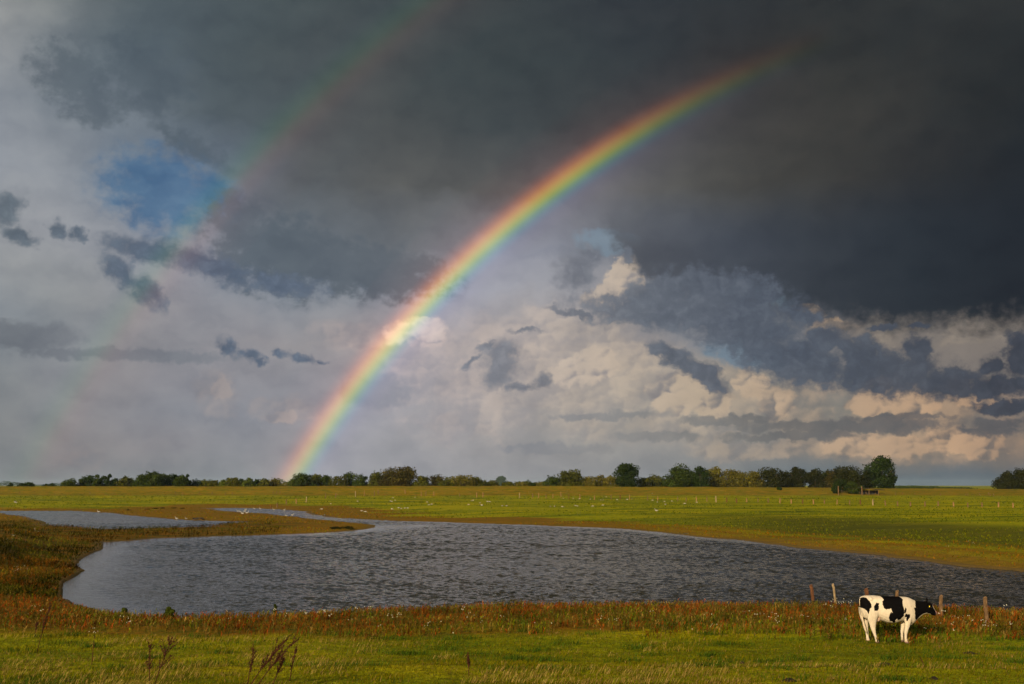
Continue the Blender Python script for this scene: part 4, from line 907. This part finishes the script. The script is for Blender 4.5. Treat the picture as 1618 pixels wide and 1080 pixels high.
    n = len(me.vertices); co = np.empty(n * 3); me.vertices.foreach_get('co', co); co = co.reshape(-1, 3)
    px = co[:, 0] / U + 560; py = 937 - co[:, 2] / U
    jx = px + 9 * (fbm(px / 18, py / 18, 3, 4) - .5); jy = py + 9 * (fbm(px / 18 + 9, py / 18, 3, 6) - .5)
    PT = [[(160,250),(175,262),(200,240),(230,228),(262,235),(300,290),(322,330),(318,375),(288,402),(275,485),(245,430),(215,400),(160,385)],
          [(400,310),(428,320),(420,350),(425,380),(412,420),(385,432),(362,425),(360,370),(380,340)],
          [(490,180),(495,225),(517,262),(490,285),(483,330),(500,385),(530,408),(575,395),(602,388),(612,430),(622,462),(600,450),(575,480),(568,540),(590,590),(630,600),(640,618),(675,614),(680,600),(662,588),(690,545),(705,580),(745,565),(770,540),(800,505),(805,420),(785,350),(790,290),(806,262),(780,215),(785,180)],
          [(825,380),(846,400),(836,440),(820,470),(806,460),(813,410)], [(832,478),(862,495),(845,528),(813,520)], [(872,488),(896,495),(892,530),(868,562),(855,592),(845,580),(850,542)],
          [(1022,240),(1018,290),(1003,330),(1003,388),(975,388),(985,450),(990,565),(1020,580),(1050,560),(1090,520),(1130,492),(1190,478),(1260,498),(1320,540),(1345,530),(1352,470),(1330,440),(1300,395),(1290,350),(1330,200)],
          [(235,555),(258,570),(262,600),(248,612)]]
    black = np.zeros(n, bool)
    for P in PT: black |= sd_poly(jx, jy, np.array(P, float)) < (1 if len(P) > 10 or len(P) == 6 else 5)
    far_blk = (co[:, 1] > .12) & (sd_poly(jx, jy, np.array([(785,635),(822,640),(822,712),(806,705)], float)) < 0); black |= far_blk & (py > 620)
    hoof = py > 912; muz = (px > 1340) & (py > 430); pink = ((py > 525) & (py < 625) & (px > 405) & (px < 470) & (np.abs(co[:, 1]) < .2))
    col = np.tile(np.array([[.47, .40, .31]]), (n, 1)) * (1.06 - .26 * fbm(px / 22, py / 45, 4, 8))[:, None]
    col[pink] = (.50, .34, .26); col[black] = (.0035, .0032, .0035)
    dirt = smooth01((py - 830) / 110) * .5; col = col * (1 - dirt[:, None]) + np.array([.28, .20, .12]) * dirt[:, None]; col[hoof] = (.16, .10, .08)
    col[muz] = np.where((RNG.random(muz.sum()) < .8)[:, None], (.40, .20, .16), (.05, .03, .03)); col[(px > 1335) & (py > 470) & (px < 1352)] = (.03, .02, .02)
    at = me.attributes.new('tint', 'FLOAT_COLOR', 'POINT'); at.data.foreach_set('color', np.concatenate([col, np.ones((n, 1))], 1).ravel())
    me.materials.clear(); M, N = new_mat('cow_coat'); cc = N.n.new('ShaderNodeTexCoord').outputs['Object']
    finish(N, principled(N, N.attr('tint', 'Color'), .9, .0, bump(N, N.noise(cc, 55, 3, .6), .004, .5))); me.materials.append(M)
    return o
cow = build_cow()
pc = ground(1400.0, 1014.8); cow.location = (pc.x, pc.y, pc.z + .005); s_ = pc.y / F / .0207 * .0207
k_ = (U * 9.82) / (pc.length and 1)            # metres per photo pixel at scale 1
cow_scale = (pc.y / F) / (U * 9.82) * (1 / math.cos(0)); cow.scale = (cow_scale, cow_scale, cow_scale * .955)
print('cow', pc, 'scale', cow_scale)
tag(cow, 'black and white dairy cow standing side on in the grass by the lake', 'cow')
M, N = new_mat('tail_hair'); cc = N.n.new('ShaderNodeTexCoord').outputs['Object']
finish(N, principled(N, N.ramp(N.noise(N.vec('MULTIPLY', cc, (8, 8, 1)), 12, 3, .6), [(.3, (.28, .21, .14)), (.7, (.55, .46, .34))]), .8, .1))
tl = [(188, 262), (184, 320), (190, 400), (200, 480), (212, 560), (226, 640), (242, 710), (258, 765), (266, 790)]
poly_obj('tail', *tube([(cx(a), -.03, cz(b)) for a, b in tl], [.030, .026, .022, .020, .022, .034, .036, .024, .008], 10), M, cow)
M, N = new_mat('yellow_tag'); finish(N, principled(N, (.65, .48, .03), .4, .5))
poly_obj('ear_tag', *box(cx(1203), cx(1214), -.195, -.187, cz(380), cz(360)), M, cow, False)
M, N = new_mat('dark_eye'); finish(N, principled(N, (.008, .006, .005), .15, .6))
poly_obj('eye', *loft([((cx(1262) , -.028 + .012 * 0, cz(395) + dz * .018), (1, 0, 0), (0, 1, 0), .018 * q, .014 * q) for dz, q in [(-1, .1), (-.6, .8), (0, 1), (.6, .8), (1, .1)]], 10, 2), M, cow)

# ------------------------------------------------------------------ geese
def goose_mesh(alert):
    up, sd = (0, 0, 1), (0, 1, 0)
    body = loft([((x, 0, z), up, sd, h, w) for x, z, h, w in [(-.42, .34, .02, .03), (-.30, .33, .07, .08), (-.12, .31, .12, .12), (.06, .30, .13, .13), (.2, .33, .10, .10), (.27, .37, .05, .05)]], 10, 2)
    if alert: nk = [(.20, .36), (.28, .48), (.29, .62), (.31, .70)]
    else: nk = [(.20, .36), (.34, .36), (.43, .22), (.47, .12)]
    neck = tube([(a, 0, b) for a, b in nk], [.055, .038, .032, .03], 8); hx, hz = nk[-1]
    head = loft([((hx + q * .12, 0, hz + (0 if alert else -q * .06)), up, sd, r, r) for q, r in [(-.4, .02), (-.1, .042), (.3, .04), (.7, .02), (1.2, .008)]], 8, 2)
    legs = merge(tube([(-.02, .05, .2), (-.02, .05, 0)], [.014, .012], 5), tube([(-.02, -.05, .2), (-.02, -.05, 0)], [.014, .012], 5))
    return body, merge(neck, head), legs
def flat_mat(name, c, r=.7):
    M, N = new_mat(name); co = N.n.new('ShaderNodeTexCoord').outputs['Object']; finish(N, principled(N, N.mix(N.mr(N.noise(co, 18, 3, .6), .35, .65), c, tuple(q * .75 for q in c)), r, .2)); return M
GM = {'white': flat_mat('white_feathers', (.26, .25, .22)), 'grey': flat_mat('grey_feathers', (.34, .30, .25)), 'dark': flat_mat('black_feathers', (.015, .015, .016)), 'leg': flat_mat('bird_leg', (.25, .10, .04))}
protos = {}
def goose(kind, p, rz, s, label, group):
    key = kind
    if key not in protos:
        b, n, l = goose_mesh(kind in ('gull', 'standing')); root = empty('goose' if kind != 'gull' else 'gull', p, rz)
        bm_ = {'grey': 'grey', 'barnacle': 'white', 'black': 'dark', 'gull': 'white', 'standing': 'white'}[kind]; nm_ = {'grey': 'white', 'barnacle': 'dark', 'black': 'dark', 'gull': 'white', 'standing': 'white'}[kind]
        poly_obj('body', *b, GM[bm_], root); poly_obj('neck', *n, GM[nm_], root); poly_obj('legs', *l, GM['leg'], root); protos[key] = root
    else:
        src = protos[key]; root = src.copy(); COL.objects.link(root)
        for ch in [c for c in src.children]:
            c = ch.copy(); COL.objects.link(c); c.parent = root
    root.location = p; root.rotation_euler = (0, 0, rz); root.scale = (s, s, s); tag(root, label, 'goose' if kind != 'gull' else 'gull', group)
rb = np.random.default_rng(9)
A_ = [(1087,240,'b'),(590,272,'w'),(630,275,'w'),(700,278,'b'),(765,284,'b'),(780,283,'b'),(870,281,'w'),(935,280,'w'),(965,275,'w'),(1097,285,'w'),(1128,297,'b'),(1173,292,'w'),(1220,290,'w'),(1178,313,'b'),(1303,307,'w'),(1380,298,'w'),(1121,355,'s'),(780,317,'w'),(603,320,'b'),(617,323,'b'),(520,327,'w'),(470,325,'b'),(443,325,'b'),(137,322,'b'),(163,322,'b'),(5,318,'b'),(40,293,'w'),(55,295,'w'),(310,285,'k'),(800,262,'w'),(715,325,'w'),(527,272,'w')]
B_ = [(958,290,'b'),(968,293,'b'),(988,286,'b'),(975,268,'w'),(968,343,'w'),(1012,335,'b'),(1027,340,'b'),(1050,337,'b'),(1068,337,'b'),(577,307,'w'),(519,343,'w'),(798,360,'w'),(775,355,'w'),(748,290,'w'),(1115,265,'w'),(1193,296,'w'),(1205,314,'w'),(1223,311,'w'),(1458,313,'w'),(1476,288,'w'),(1487,286,'w'),(1531,303,'b'),(1543,319,'b'),(1580,294,'b'),(1594,295,'b'),(537,383,'b')]
G_ = [(28,358),(42,370),(87,357),(125,358),(213,364),(280,360),(292,386),(332,382),(8,370)]
def put(px, py, t):
    kind = {'w': 'grey', 'b': 'barnacle', 's': 'standing', 'k': 'black', 'g': 'gull'}[t]; w = False
    p = ground(px, py + .8)
    if p.z < .02: p.z = -.02
    lb = {'grey': 'pale grey goose', 'barnacle': 'black necked pale goose', 'standing': 'upright white goose standing apart near the lake side of the far meadow', 'black': 'dark goose', 'gull': 'white gull by the water'}[kind]
    if kind != 'standing': lb = place_label(lb, px)
    goose(kind, p, rb.choice([0, math.pi]) + rb.normal(0, .5), rb.uniform(.62, .85), lb, {'gull': 'white gulls along the channel', 'black': 'dark geese by the pond'}.get(kind, 'geese on the far meadow'))
ALL = [(760 + a / 4.045, 720 + b / 4.045, t) for a, b, t in A_] + [(380 + a / 4.045, 720 + b / 4.045, t) for a, b, t in B_] + [(380 + a / 4.045, 720 + b / 4.045, 'g') for a, b in G_]
ALL += [(a / 4.045, 720 + b / 4.045, 'g') for a, b in [(1520,357),(1535,358),(1552,372),(1568,357),(1580,368),(1190,405),(1128,405),(630,367),(95,297),(103,300)]] + [(a / 4.045, 720 + b / 4.045, 'k') for a, b in [(1237,407),(1248,408),(1262,405),(1283,405),(1298,410)]]
for q in sorted(ALL): put(*q)

# ------------------------------------------------------------------ dried weeds, dark weeds on the spit, molehills
M, N = new_mat('dry_stalk'); cc = N.n.new('ShaderNodeTexCoord').outputs['Object']
finish(N, principled(N, N.ramp(N.noise(cc, 20, 3, .6), [(.3, (.022, .007, .004)), (.7, (.06, .018, .010))]), .9, .1)); M_STALK = M
def weed(label, px0, py0, px1, py1, branches, spread, rng, seeds=True):
    """dead dock plant from its foot pixel to its tip pixel"""
    p = ground(px0, py0); Y = p.y; s = Y / F; tip = Vector(((px1 - px0) * s, rng.uniform(-.1, .1), (py0 - py1) * s * 1.02)); H = tip.length
    side = tip.normalized(); parts = []; lv = []
    def pt(t): return Vector((tip.x * t ** 1.15, tip.y * t, tip.z * (t - .06 * math.sin(math.pi * t) * 0)))
    parts.append(tube([pt(0), pt(.3), pt(.6), pt(.85), pt(1)], [.012, .010, .008, .006, .003], 6))
    for k in range(branches):
        t = rng.uniform(.32, .93); b = pt(t); L = H * rng.uniform(.14, .34) * (1.15 - t * .5)
        a = rng.uniform(-1, 1) * spread; d = (side + Vector((a, rng.uniform(-.35, .35), rng.uniform(-.1, .35)))).normalized(); e = b + d * L; mdl = b + d * L * .5 + Vector((0, 0, -.01))
        parts.append(tube([b, mdl, e], [.007, .0055, .003], 5))
        if seeds:
            for _ in range(26): lv.append((b + (e - b) * rng.uniform(.15, 1.05) + Vector(rng.normal(0, .010, 3)), rng.uniform(.007, .016)))
    for _ in range(90 if seeds else 10): lv.append((pt(rng.uniform(.55, 1)) + Vector(rng.normal(0, .012, 3)), rng.uniform(.007, .016)))
    root = empty('dried_weed', p); tag(root, label, 'dried plant', 'dried weeds in the foreground grass'); poly_obj('stalk', *merge(*parts), M_STALK, root)
    V = []; Fq = []
    for c, r in lv:
        o = len(V); q = [Vector(rng.normal(0, 1, 3)).normalized() * r * 1.3 for _ in range(4)]; V += [c + v for v in q]; Fq += [(o, o + 1, o + 2), (o, o + 2, o + 3), (o, o + 3, o + 1), (o + 1, o + 3, o + 2)]
    poly_obj('seed_heads', V, Fq, M_STALK, root, False)['kind'] = 'stuff'
rw = np.random.default_rng(21)
X3 = lambda a: 300 + a / 5.393
Y3 = lambda b: 940 + b / 5.393
weed('large dead weed leaning right with bushy seed heads, bottom left of centre', X3(505), 1086, X3(815), Y3(392), 20, .55, rw)
weed('second stem of dead weed close against the large leaning one', X3(560), 1088, X3(885), Y3(408), 16, .5, rw)
weed('short dead weed left of the large leaning one with drooping head', X3(490), 1084, X3(545), Y3(480), 8, .6, rw)
weed('low bushy dead weed right of the large leaning one', X3(700), 1087, X3(790), Y3(560), 14, 1., rw)
weed('thin dead stalk rising right of the leaning weed with a small head', X3(850), 1076, X3(898), Y3(476), 5, .5, rw)
weed('tall single dead weed standing before the red herbs at far left', 58, 1032, 76, 962, 10, .3, rw)
weed('small dead weed beside the tall single one at far left', 55, 1006, 58, 985, 5, .4, rw)
weed('forked dead weed with long crooked side arms left of the leaning one', 243, 1086, 271, 1010, 16, 1.1, rw)
weed('dead weed stem with open branches just left of the forked one', 236, 1080, 236, 1022, 10, .9, rw)
weed('thin dry stalk standing alone in the left grass', 145, 1050, 146, 1008, 2, .3, rw, False)
weed('slim reddish stalk standing alone near the bottom centre', 741, 1072, 740, 1036, 8, .35, rw)
weed('thin stalk left of the cow near the bottom right', 1461, 1056, 1456, 1040, 3, .4, rw, False)
def dark_weeds(label, px, py, w, h, n):
    p = ground(px, py); s = p.y / F; parts = []
    m = n * 14; P = np.stack([RNG.normal(0, w * s / 3.2, m), RNG.normal(0, .5, m), RNG.uniform(0, h * s * .5, m)], 1)
    parts.append(blades(P, RNG.uniform(.3, .7, m) * h * s * .7, RNG.uniform(.04, .12, m), RNG.normal(0, .6, (m, 2)), pick(m, [(.012, .014, .005), (.02, .02, .006)])))
    V, Fc, C = join(parts); o = mesh_np('weed_clump', V, Fc, M_BLADE, attrs={'tint': C}); o.location = p; tag(o, label, 'weeds', 'dark weed clumps on the spit')
dark_weeds('dark leafy weed clump on the water side of the spit, left one', 530, 835.5, 12, 5, 12)
dark_weeds('dark leafy weed clump on the water side of the spit, right one', 549, 835, 14, 5, 14)
dark_weeds('thin straggle of dark weeds near the tip of the spit', 557, 836.5, 8, 3, 5)
for i, (a, b, lb) in enumerate([(945, 340, 'dark tussock left of centre on the bank behind the left pond'), (993, 335, 'small dark tussock right beside the biggest one behind the left pond'), (820, 345, 'leftmost dark tussock on the bank behind the left pond'), (1112, 332, 'dark tussock over the middle of the orange strip behind the left pond'), (1165, 335, 'rightmost dark tussock on the bank behind the left pond'), (1040, 332, 'tiny dark tussock in the middle of the bank behind the left pond')]):
    dark_weeds(lb, a / 4.045, 720 + b / 4.045 + 1, 6 if i else 8, 2.6, 6)
M, N = new_mat('dark_soil'); cc = N.n.new('ShaderNodeTexCoord').outputs['Object']
finish(N, principled(N, N.ramp(N.noise(cc, 12, 4, .65), [(.3, (.006, .005, .004)), (.7, (.03, .022, .014))]), .95, .1, bump(N, N.noise(cc, 25, 4, .7), .03, 1.)))
def molehill(label, px, py, wpx, hm):
    p = ground(px, py); r = wpx * p.y / F / 2; V = []; k = 22; n = 6
    for i in range(n):
        t = i / (n - 1)
        for j in range(k):
            a = 2 * math.pi * j / k; rr = r * (1 - t * .96) * (1 + .3 * (fbm(np.array([math.cos(a) * 1.3 + px]), np.array([math.sin(a) * 1.3 + i * .4]), 2, 5)[0] - .5))
            V.append((rr * math.cos(a), rr * math.sin(a) * 1.0, -.02 + (hm + .02) * math.sin(t * 1.5) * (1 + .25 * (rw.random() - .5))))
    Fq = [(i * k + j, i * k + (j + 1) % k, (i + 1) * k + (j + 1) % k, (i + 1) * k + j) for i in range(n - 1) for j in range(k)] + [tuple((n - 1) * k + j for j in range(k))]
    o = poly_obj('molehill', V, Fq, M); o.location = p; tag(o, label, 'molehill', 'dark earth mounds in the pasture')
molehill('long dark earth mound in front of the cow in the pasture', 1398, 1050, 30, .06)
molehill('dark earth mound at the bottom edge, left of the cow', 1247, 1075.5, 27, .07)
molehill('tiny dark earth mound left of centre of the two small ones', 1110, 1052, 7, .05)
molehill('small flat dark earth mound in the pasture right of the tiny one', 1173, 1048, 11, .05)
molehill('thin dark earth patch right of the cow near the herbs', 1533, 1032, 27, .05)
molehill('dark earth mound near the bottom right edge', 1476, 1072.5, 16, .06)

# ------------------------------------------------------------------ the rain-washed air
def haze():
    x0, x1, y0, y1, z0, z1 = -9500, 9500, -9500, 9500, -8, 45
    M, N = new_mat('haze'); v = N.n.new('ShaderNodeVolumePrincipled'); v.inputs['Color'].default_value = (.55, .78, 1, 1); v.inputs['Density'].default_value = .00002; v.inputs['Anisotropy'].default_value = 0
    finish(N, None, v.outputs[0]); o = poly_obj('haze', *box(x0, x1, y0, y1, z0, z1), M, smooth=False); tag(o, kind='stuff'); o['label'] = 'thin bluish haze lying over the whole plain'; o['category'] = 'haze'
haze()
